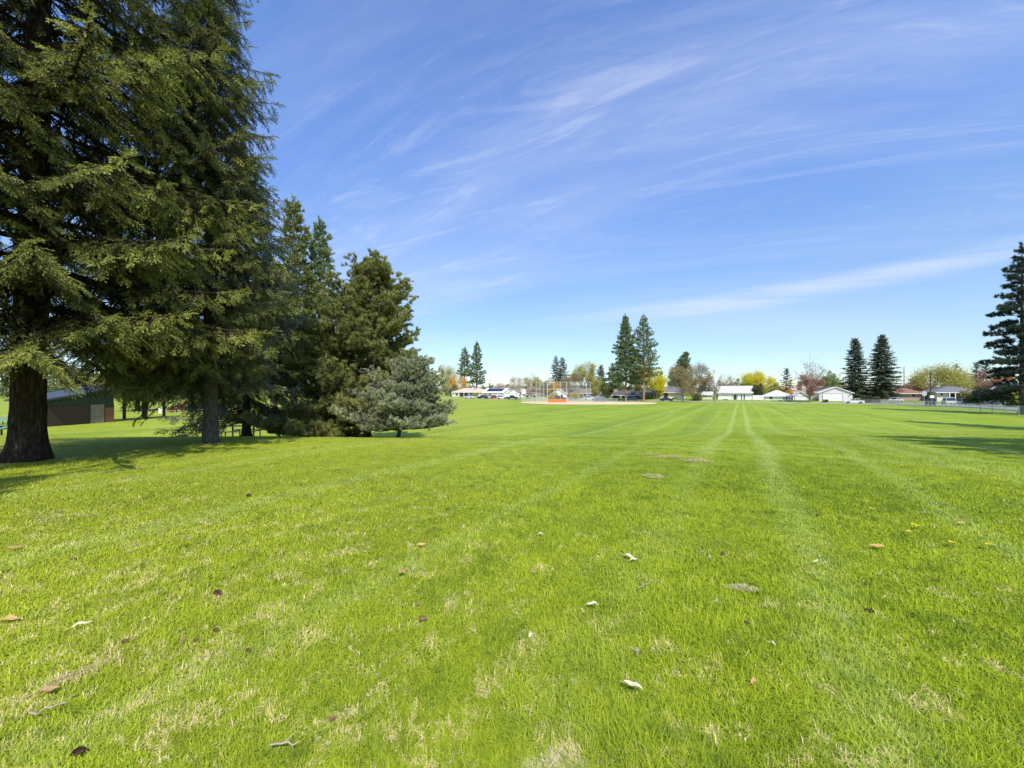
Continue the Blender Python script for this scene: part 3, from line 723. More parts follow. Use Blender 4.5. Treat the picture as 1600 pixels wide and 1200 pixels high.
def house(name, label, cat, px0, px1, t, eave, ridge, wallm, roofm, kind='side', depth=8.5, wins=(), door=None, garage=None, chimney=None, porch=None, over=.5, trim=white, s01=None, group=None, zbase=None, solarp=None):
    """kind: side = ridge runs along the street; front = gable faces the viewer; hip = hipped"""
    s0, s1 = (online(px0, t), online(px1, t)) if s01 is None else s01
    w = s1-s0; c = st((s0+s1)/2, t); Yc = c[1]
    z = hz(*c) if zbase is None else zbase
    root = thing(name, label, cat, (c[0], c[1], z), ROTU, group)
    eh = zrow(eave, Yc)-z; rh = zrow(ridge, Yc+depth*.35)-z; x0, x1 = -w/2, w/2
    mb = MB(); mb.box(x0, 0, -.3, x1, depth, eh)
    rise = rh-eh
    if kind == 'side': mb.add([(x0, 0, eh), (x0, depth, eh), (x0, depth/2, rh-.08), (x1, 0, eh), (x1, depth, eh), (x1, depth/2, rh-.08)], [(0, 1, 2), (3, 5, 4)])
    if kind == 'front': mb.add([(x0, 0, eh), (x1, 0, eh), (0, 0, rh-.08), (x0, depth, eh), (x1, depth, eh), (0, depth, rh-.08)], [(0, 2, 1), (3, 4, 5)])
    mb.build('wall', wallm, root)
    r = MB(); o = over; th = .16
    if kind == 'side':
        k = rise/(depth/2); r.prism([(0, 0)], 0, 0) if False else None
        prof = [(-o, eh-o*k), (depth/2, rh), (depth+o, eh-o*k), (depth+o, eh-o*k-th), (depth/2, rh-th), (-o, eh-o*k-th)]
        n_ = len(prof); vs = [(x0-o*.7, y_, z_) for y_, z_ in prof]+[(x1+o*.7, y_, z_) for y_, z_ in prof]
        r.add(vs, [tuple(range(n_)), tuple(range(2*n_-1, n_-1, -1))]+[(i, (i+1) % n_, (i+1) % n_+n_, i+n_) for i in range(n_)])
    elif kind == 'front':
        k = rise/(w/2)
        prof = [(x0-o, eh-o*k), (0, rh), (x1+o, eh-o*k), (x1+o, eh-o*k-th), (0, rh-th), (x0-o, eh-o*k-th)]
        r.prism(prof, -o*.8, depth+o*.8)
    else:
        a = min(depth/2, w/2*.9); z0 = eh-.05
        vs = [(x0-o, -o, z0), (x1+o, -o, z0), (x1+o, depth+o, z0), (x0-o, depth+o, z0), (x0+a, depth/2, rh), (x1-a, depth/2, rh)]
        r.add(vs+[(v[0], v[1], z0-th) for v in vs[:4]], [(0, 1, 5, 4), (1, 2, 5), (2, 3, 4, 5), (3, 0, 4), (0, 6, 7, 1), (1, 7, 8, 2), (2, 8, 9, 3), (3, 9, 6, 0), (6, 9, 8, 7)])
    ro = r.build('roof', roofm, root)
    f = MB(); f.box(x0-o*.6, -o-.06, eh-(.0 if kind != 'side' else o*rise/(depth/2))-.30, x1+o*.6, -o-.003, eh-(.0 if kind != 'side' else o*rise/(depth/2))-.10)
    if kind != 'front': f.build('fascia', trim, root)
    if kind == 'front':
        k = rise/(w/2); g = MB()
        for sg in (-1, 1):
            xe = sg*(w/2+o); g.add([(xe, -o*.8-.04, eh-o*k-th-.02), (0, -o*.8-.04, rh-th-.02), (0, -o*.8-.04, rh+.03), (xe, -o*.8-.04, eh-o*k+.03)], [(0, 1, 2, 3)])
        g.build('fascia', trim, root)
    def fx(p): return (online(p, t)-s0)+x0 if s01 is None else x0+w*p
    def zz(row): return zrow(row, Yc)-z if row > 20 else row
    for i, (a, b, top, bot) in enumerate(wins):
        a, b = fx(a), fx(b); zt, zb = zz(top), zz(bot)
        w_ = MB(); w_.box(a, -.07, zb, b, -.002, zt).build('window', trim, root)
        wo_ = root.children[-1]; m_ = .09; nv = max(1, int(round((b-a)/1.1)))
        for q in range(nv):
            xa = a+m_+(b-a-m_)*q/nv; xb = a+(b-a-m_)*(q+1)/nv
            MB().box(xa, -.10, zb+m_, xb, -.072, zt-m_).build('pane', glass, wo_)
    if door:
        a, b, top, bot = door[:4]; a, b = fx(a), fx(b); d_ = MB().box(a, -.06, zz(bot), b, -.003, zz(top)).build('door', door[4] if len(door) > 4 else dk_door_porch, root)
        MB().box(b-.18, -.12, .95, b-.10, -.062, 1.08).build('handle', metal_g, d_)
    if garage:
        a, b, top, bot = garage; a, b = fx(a), fx(b); zt, zb = zz(top), zz(bot)
        MB().box(a-.14, -.05, zb, b+.14, -.003, zt+.14).build('garage_frame', rf_gr, root)
        g = MB(); nh = 4
        for q in range(nh): g.box(a, -.10, zb+(zt-zb)*q/nh+.015, b, -.053, zb+(zt-zb)*(q+1)/nh-.015)
        g.build('garage_door', white, root)
    if chimney:
        a, wch, top, m_ = chimney; a = fx(a); zt = zz(top)
        ch = MB().box(a-wch/2, depth*.3, eh*.6, a+wch/2, depth*.3+.8, zt).build('chimney', m_, ro)
        MB().box(a-wch/2-.07, depth*.3-.07, zt+.002, a+wch/2+.07, depth*.3+.87, zt+.12).build('chimney_cap', conc, ch)
    if solarp:
        a, b, q0, q1 = solarp; a, b = fx(a), fx(b); p_ = MB(); ncol = max(2, int((b-a)/1.1)); k = rise/(depth/2)
        for q in range(ncol):
            for rr in range(3):
                ya = depth/2*(q0+(q1-q0)*rr/3); yb = depth/2*(q0+(q1-q0)*(rr+.94)/3); xa = a+(b-a)*q/ncol; xb = a+(b-a)*(q+.95)/ncol
                p_.add([(xa, ya, eh+ya*k+.10), (xb, ya, eh+ya*k+.10), (xb, yb, eh+yb*k+.10), (xa, yb, eh+yb*k+.10)], [(0, 1, 2, 3)])
        p_.build('solar_panels', solar, root)
    if porch:
        a, b = porch; a, b = fx(a), fx(b); MB().box(a, -.05, .05, b, -.002, eh-.35).build('porch_shade_panel', dk_door_porch, root)  # dark panel on the wall, paints the shade of the porch recess
        nP = max(2, int((b-a)/2.6))
        for q in range(nP+1):
            xx = a+(b-a)*q/nP; MB().box(xx-.09, -o-.02, 0, xx+.09, -o+.16, eh-.35).build('porch_post', trim, root)
    return root
HG = 'houses across the far street'
house('ranch_house', 'ranch house with a tan roof at the far left, behind a white pickup', 'house', 707, 753, 170, 612.6, 606.3, cream, rf_tan, 'hip', 9, wins=((712, 716, 614.5, 618.5), (743, 748, 614.5, 618.5)), porch=(718, 741), chimney=(737, 1.1, 605, brickp), group=HG)
house('white_house', 'white house with black solar panels on its pale roof', 'house', 754, 787, 168, 612.6, 606.6, white, rf_wh, 'side', 9, wins=((757, 760, 614.5, 617), (764, 768, 614.5, 617)), garage=(772, 784, 614.8, 621.5), solarp=(758, 783, .15, .92), group=HG)
house('white_garage', 'white gabled garage right of the solar panel house', 'garage', 792, 816, 165, 614.2, 606.8, white, rf_wh, 'front', 9, wins=((811, 814, 616, 619),), garage=(797, 808, 615.5, 622.5), group=HG)
house('white_house', 'low white house with a brown roof behind the bare trunked pink tree', 'house', 817, 841, 167, 616.5, 612, white, rf_brn, 'hip', 8, wins=((822, 826, 617.8, 620.8), (833, 837, 617.8, 620.8)), group=HG)
house('white_house', 'white house with two stepped gables seen behind the tall backstop', 'house', 861, 885, 169, 615, 607.5, white, rf_tan, 'front', 8, wins=((866, 870, 616, 620), (876, 880, 616, 620)), group=HG)
house('ranch_house', 'ranch house with a long brownish roof behind the backstop and yellow green tree', 'house', 892, 934, 168, 613.4, 607.8, tan_w, rf_brn, 'side', 9, wins=((897, 902, 615, 619), (921, 927, 615, 619)), porch=(905, 918), group=HG)
house('ranch_house', 'dark roofed brick ranch house with a pink chimney behind the tall pine pair', 'house', 957, 1017, 170, 616.2, 610.2, brick, rf_dk, 'side', 9, wins=((964, 969, 617.6, 621.6), (987, 992, 617.6, 621.6), (998, 1003, 617.6, 621.6)), porch=(971, 984), chimney=(959, 1.5, 607.5, brickp), over=.8, group=HG)
house('cream_house', 'cream house with a grey hip roof and tall dark entrance, behind the dark sedan', 'house', 1020, 1066, 167, 612.6, 602.8, cream, rf_gr, 'hip', 10, wins=((1023, 1026, 615.5, 621.5), (1028.5, 1031.5, 615.5, 621.5), (1050, 1056, 621, 624)), door=(1037.5, 1043.5, 613.4, 624), over=.9, group=HG)
house('cream_garage', 'small cream outbuilding half hidden right of the big brown tree', 'garage', 1096.5, 1113, 166, 615.6, 611.8, cream, rf_lt, 'side', 6, wins=((1101, 1104.5, 618, 620.5),), group=HG)
hw = house('white_house', 'white split level house with a big light grey roof in the middle distance', 'house', 1122, 1175, 165, 611.8, 602.9, white, rf_lt, 'side', 9, wins=((1125.5, 1137.5, 612.6, 615.4), (1129.5, 1137.5, 622.8, 626.2), (1157.5, 1160, 616, 624), (1161.5, 1164.5, 616, 624)), door=(1146.2, 1151, 616.8, 625.3), over=.7, group=HG)
for a, c_ in ((1144, None),):
    xx = online(a, 165)-(online(1122, 165)+online(1175, 165))/2; MB().box(xx-.06, -.16, .4, xx+.06, -.1, 3.2).build('entry_trim', brickp, hw)
    xe = online(1152.4, 165)-(online(1122, 165)+online(1175, 165))/2; MB().box(xe-.06, -.16, .4, xe+.06, -.1, 3.2).build('entry_trim', brickp, hw)
house('white_house', 'low white house with a hipped light grey roof right of the yellow tree', 'house', 1194, 1237, 164, 618.2, 609.6, white, rf_lt, 'hip', 9, wins=((1202, 1207.5, 619, 624), (1223.5, 1226, 619, 624), (1227, 1231, 619, 624), (1232, 1234.5, 619, 624)), over=.6, group=HG)
house('white_garage', 'white gabled garage joined close to the low hipped white house', 'garage', 1239, 1263, 166, 618, 611.3, white, rf_lt, 'front', 8, garage=(1242, 1260, 619.8, 626.5), group=HG)
house('cream_house', 'house with a broad beige roof behind the reddish tree', 'house', 1232, 1294, 186, 612.5, 603.4, tan_w, rf_tan, 'side', 10, wins=((1270, 1276, 614, 617),), group=HG)
house('white_garage', 'wide pale grey gabled garage with a white double door, behind the white sedan', 'garage', 1280, 1332, 162, 613.2, 604.4, M('pale grey siding', (.74, .71, .66), (.66, .63, .58), 1.2, .7), rf_lt, 'front', 9, garage=(1285.5, 1316, 615.8, 626.6), over=.45, group=HG)
house('ranch_house', 'pinkish brick ranch house with a red brown roof right of the two dark spruces', 'house', 1394, 1443, 172, 614.0, 605.8, brickp, rf_red, 'hip', 9, wins=((1402, 1408, 615.5, 620), (1424, 1431, 615.5, 620)), over=.7, group=HG)
house('ranch_house', 'house with a wide dark grey roof and open carport behind the yellow green tree', 'house', 1464, 1535, 166, 612.4, 602.9, cream, rf_gr, 'hip', 12, wins=((1469, 1474, 614, 618.5), (1506, 1513, 614, 618.5)), porch=(1482, 1500), over=.8, group=HG)
house('blue_house', 'pale blue house low behind the right hand fence', 'house', 1541, 1577, 160, 614.6, 609.5, paleblue, rf_dk, 'side', 8, wins=((1547.5, 1552, 616.3, 619.6), (1556, 1560.5, 616.3, 619.6)), group=HG)
house('white_house', 'white gabled house cut by the right edge of the photo', 'house', 1571, 1640, 148, 613.4, 596, white, rf_lt, 'front', 10, wins=((1581, 1586, 617, 621.5),), garage=(1590, 1600, 617, 625), group=HG)

# restroom building on the left
def restroom():
    X = -40.2; ya, yb, ym = 33.2, 45.2, 39.0; zb = hz(-40, 34)-.25
    root = thing('restroom_building', 'low brown brick restroom building with a pale door behind the huge fir', 'building', (X, (ya+yb)/2, zb), PI/2)
    # local x runs along +Y (away), local y runs to -X (into the building)
    L = yb-ya; x0, x1 = -L/2, L/2; xm = ym-(ya+yb)/2; bh = 2.0; D_ = 2.8
    dkb = M('dark brown brick', (.085, .055, .042), (.055, .035, .028), 6, .9, .3); grn = M('green siding', (.045, .062, .05), (.03, .045, .036), 3, .8)
    rfm = M('blue grey metal roof', (.075, .08, .10), (.05, .055, .07), 2, .5)
    MB().box(x0, 0, -.6, xm, D_, bh).build('brick_wall', dkb, root)
    def rz_(x): return 2.72+(1-abs(x)/(L/2))*1.05
    MB().prism([(x0, bh+.003), (xm, bh+.003), (xm, rz_(xm)-.2), (0, rz_(0)-.2), (x0, rz_(x0)-.2)], .04, D_).build('siding', grn, root)
    MB().prism([(x0-.3, rz_(x0-.3)-.03), (0, rz_(0)), (x1+.8, rz_(x1+.8)-.03), (x1+.8, rz_(x1+.8)-.2), (0, rz_(0)-.17), (x0-.3, rz_(x0-.3)-.2)], -.35, D_+.3).build('roof', rfm, root)
    MB().box(xm-2.2, -.05, 0, xm-1.0, -.003, 2.05).build('door', M('pale door', (.27, .225, .19), (.19, .16, .13), 2, .6), root)
    MB().box(xm-.9, -.03, 0, xm-.05, -.003, 1.7).build('red_panel', M('red brick panel', (.30, .13, .09), (.20, .09, .06), 5, .9), root)
    for xx in (x1-2.6, x1-.4):
        MB().box(xx-.1, .1, -.4, xx+.1, .3, rz_(xx)-.2).build('porch_post', dkb, root)
        MB().box(xx-.1, D_-.3, -.4, xx+.1, D_-.1, rz_(xx)-.2).build('porch_post', dkb, root)
    MB().tube([(0.2, 3, rz_(0)-.1), (.2, 3, rz_(0)+.45)], .09, 8).build('vent_pipe', metal_g, root)
    MB().tube([(-1.0, 2.5, rz_(-1)-.1), (-1.0, 2.5, rz_(-1)+.45)], .09, 8).build('vent_pipe', metal_g, root)
restroom()

# ------------------------------------------------------------------ vehicles
tyre = M('tyre rubber', (.025, .025, .025), (.018, .018, .018), 4, .9); rimm = M('wheel rim', (.45, .45, .46), (.3, .3, .31), 4, .35, metal=.7)
carglass = M('car glass', (.03, .035, .045), (.02, .025, .03), 2, .08, spec=.8)
lampw = M('clear lamp', (.75, .75, .72), (.65, .65, .62), 2, .2); lampr = M('red lamp', (.5, .03, .02), (.4, .02, .02), 2, .3)
def paint(nm, c, mt=.2): return M('car paint '+nm, c, tuple(v*.9 for v in c), 1.5, .3, metal=mt, spec=.5)
P_W = paint('white', (.74, .74, .73), 0); P_R = paint('red', (.42, .03, .02)); P_K = paint('black', (.02, .02, .022)); P_G = paint('dark grey', (.09, .10, .11)); P_B = paint('blue grey', (.20, .27, .36)); P_S = paint('silver', (.42, .43, .44), .5)
def vehicle(kind, name, label, cat, px, t, paintm, heading=0, group='parked vehicles along the far street', Y=None):
    c = at_t(px, t); zz_ = c[2]+(.05 if 148 < t < 157 else .02)
    root = thing(name, label, cat, (c[0], c[1], zz_), ROTU+heading, group)
    if kind == 'sedan':
        L_, W_, low = 4.6, 1.78, [(-2.3, .35), (-2.28, .75), (-2.15, .90), (-1.4, .98), (1.0, .95), (2.0, .82), (2.28, .68), (2.3, .35)]
        cab = [(-1.55, .97), (-.95, 1.38), (-.3, 1.44), (.35, 1.40), (1.15, .95)]
    elif kind == 'suv':
        L_, W_, low = 4.7, 1.88, [(-2.35, .42), (-2.35, 1.0), (-2.25, 1.08), (1.05, 1.06), (2.1, .98), (2.33, .8), (2.35, .42)]
        cab = [(-2.22, 1.07), (-1.95, 1.66), (-1.5, 1.74), (.1, 1.72), (1.15, 1.05)]
    elif kind == 'van':
        L_, W_, low = 5.0, 1.95, [(-2.5, .42), (-2.5, 1.1), (1.5, 1.1), (2.4, .95), (2.5, .8), (2.5, .42)]
        cab = [(-2.47, 1.09), (-2.4, 1.95), (.7, 1.95), (1.6, 1.09)]
    else:
        L_, W_, low = 5.6, 1.95, [(-2.8, .55), (-2.8, 1.12), (-.55, 1.12), (-.5, 1.12), (1.4, 1.14), (2.6, 1.06), (2.8, .9), (2.8, .5)]
        cab = [(-.75, 1.11), (-.6, 1.78), (.55, 1.80), (1.35, 1.13)]
    h = W_/2; wx = L_/2*.62; wr = .33 if kind == 'sedan' else .38
    base = low[0][1]-.05
    arch = []
    for cx_ in (wx, -wx):
        for k in range(7):
            a = PI*k/6; arch.append((cx_+(wr+.07)*math.cos(a), max(base, wr+(wr+.07)*math.sin(a)*.95)))
    poly = [(x_, z_) for x_, z_ in low]+[(L_/2-.05, base)]+arch+[(-L_/2+.05, base)]
    b = MB(); b.prism(poly, -h, h).build('body', paintm, root, bevel=.05)
    bd = root.children[-1]
    n_ = len(cab); g = MB(); ins = .16
    zt = max(z_ for _, z_ in cab)
    def yy(z_): return h-.05-ins*(z_-cab[0][1])/(zt-cab[0][1])
    g.add([(x_, -yy(z_), z_) for x_, z_ in cab]+[(x_, yy(z_), z_) for x_, z_ in cab], [tuple(range(n_)), tuple(range(2*n_-1, n_-1, -1))]+[(i, i+n_, (i+1) % n_+n_, (i+1) % n_) for i in range(n_)])
    g.build('windows', carglass, root)
    rt = MB(); top = [p for p in cab if p[1] > zt-.09]
    rt.box(top[0][0]-.02, -yy(zt)-.012, zt-.06, top[-1][0]+.02, yy(zt)+.012, zt+.035); rt.build('roof', paintm, root, bevel=.03)
    pl = MB()
    for sg in (1, -1):
        for (xa, za), (xb, zb) in ((cab[0], cab[1]), (cab[-1], cab[-2])):
            pl.tube([(xa, sg*(yy(za)), za), (xb, sg*(yy(zb)), zb)], .04, 4)
        xm = (cab[0][0]+cab[-1][0])/2; pl.box(xm-.05, sg*(h-.06)-.02, cab[0][1], xm+.05, sg*(h-.06)+.02, cab[0][1]+.05)
        pl.tube([(xm, sg*(yy(cab[0][1])+.01), cab[0][1]), (xm, sg*(yy(zt)+.01), zt)], .04, 4)
    pl.build('pillars', paintm, root)
    for sx in (1, -1):
        for sy in (1, -1):
            w = MB().tube([(sx*wx, sy*(h-.22), wr), (sx*wx, sy*(h-.01), wr)], wr, 18); wo_ = w.build('wheel', tyre, root)
            MB().tube([(sx*wx, sy*(h-.012), wr), (sx*wx, sy*(h+.012), wr)], wr*.6, 14).build('rim', rimm, wo_)
    for sy in (1, -1):
        MB().box(L_/2-.14, sy*(h-.12)-.2*(sy > 0), .62, L_/2+.012, sy*(h-.12)+.2*(sy < 0), .76).build('headlight', lampw, root)
        MB().box(-L_/2-.012, sy*(h-.08)-.2*(sy > 0), .68, -L_/2+.1, sy*(h-.08)+.2*(sy < 0), .86).build('taillight', lampr, root)
    if kind == 'pickup': MB().box(-2.72, -h+.1, 1.121, -.85, h-.1, 1.135).build('truck_bed', P_K, root)
    return root
vehicle('pickup', 'pickup_truck', 'white pickup parked in front of the tan roofed ranch house', 'truck', 733.5, 153, P_W)
vehicle('pickup', 'pickup_truck', 'black pickup parked next to the white pickup', 'truck', 754, 154, P_K, 0.1)
vehicle('suv', 'parked_car', 'white car half hidden behind the black pickup', 'car', 764, 159.5, P_W, 1.2)
vehicle('suv', 'parked_car', 'red car parked before the solar panel house', 'car', 774, 154, P_R, .5)
vehicle('suv', 'parked_car', 'white car right beside the red car', 'car', 784.5, 154, P_W, .35)
vehicle('pickup', 'pickup_truck', 'dark grey pickup left of the bare trunked pink tree', 'truck', 800, 151, P_G, .3)
vehicle('suv', 'parked_car', 'dark car seen through the backstop behind its orange padding', 'car', 876, 152, P_G)
vehicle('suv', 'parked_car', 'white car seen through the backstop poles at its right end', 'car', 921, 152, P_W, .35)
vehicle('suv', 'parked_car', 'blue grey car behind the trunk of the left tall pine', 'car', 986, 152.5, P_B)
vehicle('suv', 'parked_car', 'black car between the trunks of the tall pine pair', 'car', 1001, 158, P_K, .3)
vehicle('sedan', 'parked_car', 'dark grey sedan in front of the cream house', 'car', 1041.5, 152, P_G)
vehicle('sedan', 'parked_car', 'white sedan parked in front of the wide garage by the spruces', 'car', 1334, 150.3, P_W, PI)
vehicle('sedan', 'parked_car', 'white car in front of the red brown roofed ranch house', 'car', 1400, 161, P_W, .9)
vehicle('suv', 'parked_car', 'dark car behind the back of the stop sign', 'car', 1454, 139, P_K, 1.3)
vehicle('van', 'parked_van', 'white van parked under the carport house right of the utility pole', 'van', 1482, 152, P_W, 1.45)
vehicle('suv', 'parked_car', 'grey car by the dark bush, right of the white van', 'car', 1516, 152, P_S, .2)

# ------------------------------------------------------------------ fences and the ball field
wire = WIRE('chain link', (.62, .63, .63), .06, .13); wire_far = WIRE('backstop netting', (.50, .51, .51), .12, .05)
def chain_fence(name, label, pts, hgt=1.22, step=3.0, m=None, rail=.028, pr=.045, cat='fence'):
    base = Vector((pts[0][0], pts[0][1], 0)); root = thing(name, label, cat, (pts[0][0], pts[0][1], 0))
    mesh = MB(); rl = MB(); k0 = 0
    for (a, b) in zip(pts[:-1], pts[1:]):
        d = Vector((b[0]-a[0], b[1]-a[1], 0)); n_ = max(1, int(round(d.length/step))); prev = None
        for i in range(n_+1):
            p = Vector((a[0], a[1], 0))+d*(i/n_); z = hz(p.x, p.y); q = p-base
            MB().tube([(q.x, q.y, z-.1), (q.x, q.y, z+hgt+.04)], pr, 6).build('post', metal_g, root)
            if prev is not None:
                mesh.add([(prev.x, prev.y, pz+.05), (q.x, q.y, z+.05), (q.x, q.y, z+hgt), (prev.x, prev.y, pz+hgt)], [(0, 1, 2, 3)])
                rl.tube([(prev.x, prev.y, pz+hgt), (q.x, q.y, z+hgt)], rail, 5)
            prev, pz = q, z
    mesh.build('wire_mesh', m or wire, root); rl.build('top_rail', metal_g, root)
    return root
chain_fence('chain_link_fence', 'long chain link fence beside the side road at the right edge', [st(30, 62), st(30, 137)], 1.22, 3.05)
# timber boundary by the spruces
def board_fence(name, label, px0, px1, t, hgt, m, gap=.012, bw=.14, cat='fence'):
    s0, s1 = online(px0, t), online(px1, t); c = st(s0, t); z = hz(*c); root = thing(name, label, cat, (c[0], c[1], z), ROTU); b = MB(); n_ = int((s1-s0)/(bw+gap))
    for i in range(n_):
        x_ = i*(bw+gap); b.box(x_, 0, .05, x_+bw, .02, hgt+random.Random(i).uniform(-.02, .02))
    b.build('boards', m, root); r = MB(); r.box(0, .022, .35, s1-s0, .07, .45); r.box(0, .022, hgt-.4, s1-s0, .07, hgt-.3); r.build('rails', m, root)
    for i in range(int((s1-s0)/2.4)+1): MB().box(i*2.4, .072, -.1, i*2.4+.1, .16, hgt+.03).build('post', m, root)
board_fence('board_fence', 'white board fence between the split level and the hipped white house', 1176, 1194, 163, 1.7, white)
board_fence('picket_fence', 'weathered grey picket fence right of the two dark spruces', 1376, 1408, 143, 1.5, wood_f, .06, .09)
board_fence('board_fence', 'low grey fence between the reddish tree and the wide garage', 1266, 1280, 164, 1.1, wood_f, .05, .09)
board_fence('board_fence', 'dark timber fence under the two dark spruces', 1346, 1376, 159, 1.3, M('dark fence wood', (.10, .09, .08), (.07, .06, .055), 3, .9))
def pxY(px, Y): return at(px, Y)[:2]
def backstop():
    root = thing('backstop', 'tall wire backstop with orange padding behind the infield', 'backstop', (0, 0, 0))
    L_ = [(837, 108), (849.5, 113), (855.5, 103.5), (885.5, 106), (922, 112), (916, 118)]
    order = [(843, 115), (837.5, 104), (855.5, 104), (885.5, 104), (922.5, 108), (916, 118)]
    allp = [(837.5, 104), (843.5, 110), (849.5, 104), (855.5, 104), (865.5, 104), (875.5, 104), (885.5, 104), (916, 112), (922.5, 108)]
    grn_ = metal_g; cm = M('pale steel pole', (.60, .60, .54), (.5, .5, .45), 3, .5)
    def top(px, Y): return zrow(597.0, Y)
    for px, Y in allp:
        X, Yw, z = at(px, Y); MB().tube([(X, Yw, z), (X, Yw, top(px, Y))], .08 if px in (855.5, 885.5) else .045, 6).build('pole', cm, root)
    mesh = MB(); rl = MB()
    seq = [(843.5, 110), (837.5, 104), (855.5, 104), (885.5, 104), (922.5, 108)]
    for (a, b) in zip(seq[:-1], seq[1:]):
        xa, ya, za = at(*a); xb, yb, zb = at(*b); lowtop = a[0] == 885.5
        ta, tb = top(*a), top(*b); mesh.add([(xa, ya, za), (xb, yb, zb), (xb, yb, tb), (xa, ya, ta)], [(0, 1, 2, 3)])
        for f_ in (1.0, .66): rl.tube([(xa, ya, za+(ta-za)*f_), (xb, yb, zb+(tb-zb)*f_)], .035, 4)
    mesh.build('netting', wire_far, root); rl.build('cross_rails', cm, root)
    xa, ya, za = at(856.2, 103.8); xb, yb, zb = at(885, 103.8)
    for i in range(6):
        x0 = xa+(xb-xa)*i/6; x1 = xa+(xb-xa)*(i+.97)/6
        MB().box(x0, ya-.14, za+.05, x1, ya-.02, za+.92+.05*(i in (1, 2))).build('padding', M('orange padding', (.62, .20, .06), (.52, .16, .05), 1.5, .7), root, bevel=.03)
backstop()
chain_fence('dugout_fence', 'chain link fence round the left dugout beside the backstop', [pxY(814, 101), pxY(836, 100), pxY(855, 103)], 1.5, 2.2)
chain_fence('dugout_fence', 'low chain link fence left of the dugout, ending in the grass', [pxY(814, 112), pxY(814.5, 101.3)], 1.1, 2.6)
chain_fence('field_fence', 'chain link fence right of the backstop along the infield', [pxY(886, 108), pxY(927, 113), pxY(965, 118)], 1.15, 2.7)
def dugout(px0, px1, Y, label):
    xa, ya, za = at(px0, Y); xb, yb, zb = at(px1, Y); n_ = 9; root = thing('players_bench', label, 'bench', (xa, ya, za)); m = M('blue grey slats', (.20, .24, .28), (.15, .18, .21), 2, .6)
    for i in range(n_): x0 = (xb-xa)*i/n_; MB().box(x0, 0, .1, x0+(xb-xa)/n_*.62, .05, 1.55).build('slat_panel', m, root)
    MB().box(0, .3, .40, xb-xa, .7, .46).build('seat', metal_g, root); MB().box(0, .051, 1.5, xb-xa, .10, 1.58).build('rail', metal_g, root)
    for x_ in (.3, xb-xa-.4): MB().box(x_, .35, 0, x_+.08, .65, .399).build('leg', metal_g, root)
dugout(929, 945.5, 110, 'dark slatted players bench screen at the right end of the infield fence')
# ------------------------------------------------------------------ poles and sign
X, Y, z = at(1444.5, 71); root = thing('stop_sign', 'back of a pale octagonal stop sign on a thin post by the fence', 'sign', (X, Y, z), 0)
sc = MB(); R8 = .50; zt = zrow(614.8, 71)-z
sc.add([(R8*math.cos(PI/8+PI/4*k), -.012, zt+R8*math.sin(PI/8+PI/4*k)) for k in range(8)]+[(R8*math.cos(PI/8+PI/4*k), .0, zt+R8*math.sin(PI/8+PI/4*k)) for k in range(8)],
       [tuple(range(8)), tuple(range(15, 7, -1))]+[(i, i+8, (i+1) % 8+8, (i+1) % 8) for i in range(8)]); sc.build('sign_plate', M('unpainted aluminium', (.50, .51, .50), (.42, .43, .42), 2, .5, metal=.3), root)
MB().tube([(0, .04, -.2), (0, .04, zt+.3)], .045, 6).build('post', metal_g, root)
def upole(px, Yv, top, label, arms=True, r=.14):
    X, Y, z = at(px, Yv); root = thing('utility_pole', label, 'pole', (X, Y, z), .2); h = zrow(top, Yv)-z
    MB().tube([(0, 0, -.2), (0, 0, h)], [r, r*.65], 8).build('pole', BK_DK, root)
    if arms:
        MB().box(-1.2, -.16, h-.7, 1.2, -.03-r*.65, h-.55).build('crossarm', BK_DK, root)
        for x_ in (-1.1, -.5, .5, 1.1): MB().tube([(x_, -.13, h-.549), (x_, -.13, h-.4)], .05, 6).build('insulator', metal_g, root)
upole(1454, 86, 581.5, 'dark wooden utility pole right of the stop sign', False, .16)
upole(1412.5, 190, 573, 'thin far utility pole above the red brown roofed house', False, .2)
upole(766, 260, 593, 'far utility pole with a crossarm above the solar panel house')
MB_ = at(1456.5, 84); rt = thing('street_sign', 'small white sign on the side road by the utility pole', 'sign', MB_, 0)
MB().box(-.45, 0, 1.9, .45, .03, 2.4).build('sign_plate', white, rt); MB().tube([(0, .06, -.1), (0, .06, 2.4)], .03, 6).build('post', metal_g, rt)

# ------------------------------------------------------------------ picnic tables, bin, playground
def picnic(px, Yv, rz, label, topm, legm, length=1.9):
    X, Y, z = at(px, Yv); root = thing('picnic_table', label, 'picnic table', (X, Y, z), rz, 'picnic tables in the park')
    h = length/2
    t_ = MB(); [t_.box(-h, -.37+.15*k, .73, h, -.37+.15*k+.14, .77) for k in range(5)]; t_.build('tabletop', topm, root)
    for sg in (-1, 1):
        b = MB(); [b.box(-h, sg*.68-.13+.135*k, .42, h, sg*.68-.13+.135*k+.125, .46) for k in range(2)]; b.build('seat', topm, root)
        l = MB(); x_ = sg*(h-.35)
        l.tube([(x_, 0, 0), (x_, 0, .729)], .05, 6).tube([(x_, -.68, .40), (x_, .68, .40)], .03, 6); l.build('leg', legm, root)
        MB().tube([(x_, -.66, 0), (x_, -.66, .40)], .035, 6).build('leg', legm, root); MB().tube([(x_, .66, 0), (x_, .66, .40)], .035, 6).build('leg', legm, root)
dkw = M('dark stained planks', (.06, .055, .05), (.04, .035, .03), 4, .7); gw = M('green coated planks', (.22, .36, .32), (.16, .28, .25), 4, .6)
picnic(380, 24.5, 0.03, 'dark picnic table behind the drooping spruce trunk', dkw, dkw, 2.0)
picnic(0, 17.5, .1, 'green picnic table cut by the left edge behind the huge fir', gw, dkw, 2.0)
picnic(8, 36, .2, 'pale green picnic table far off at the left edge', gw, dkw, 2.2)
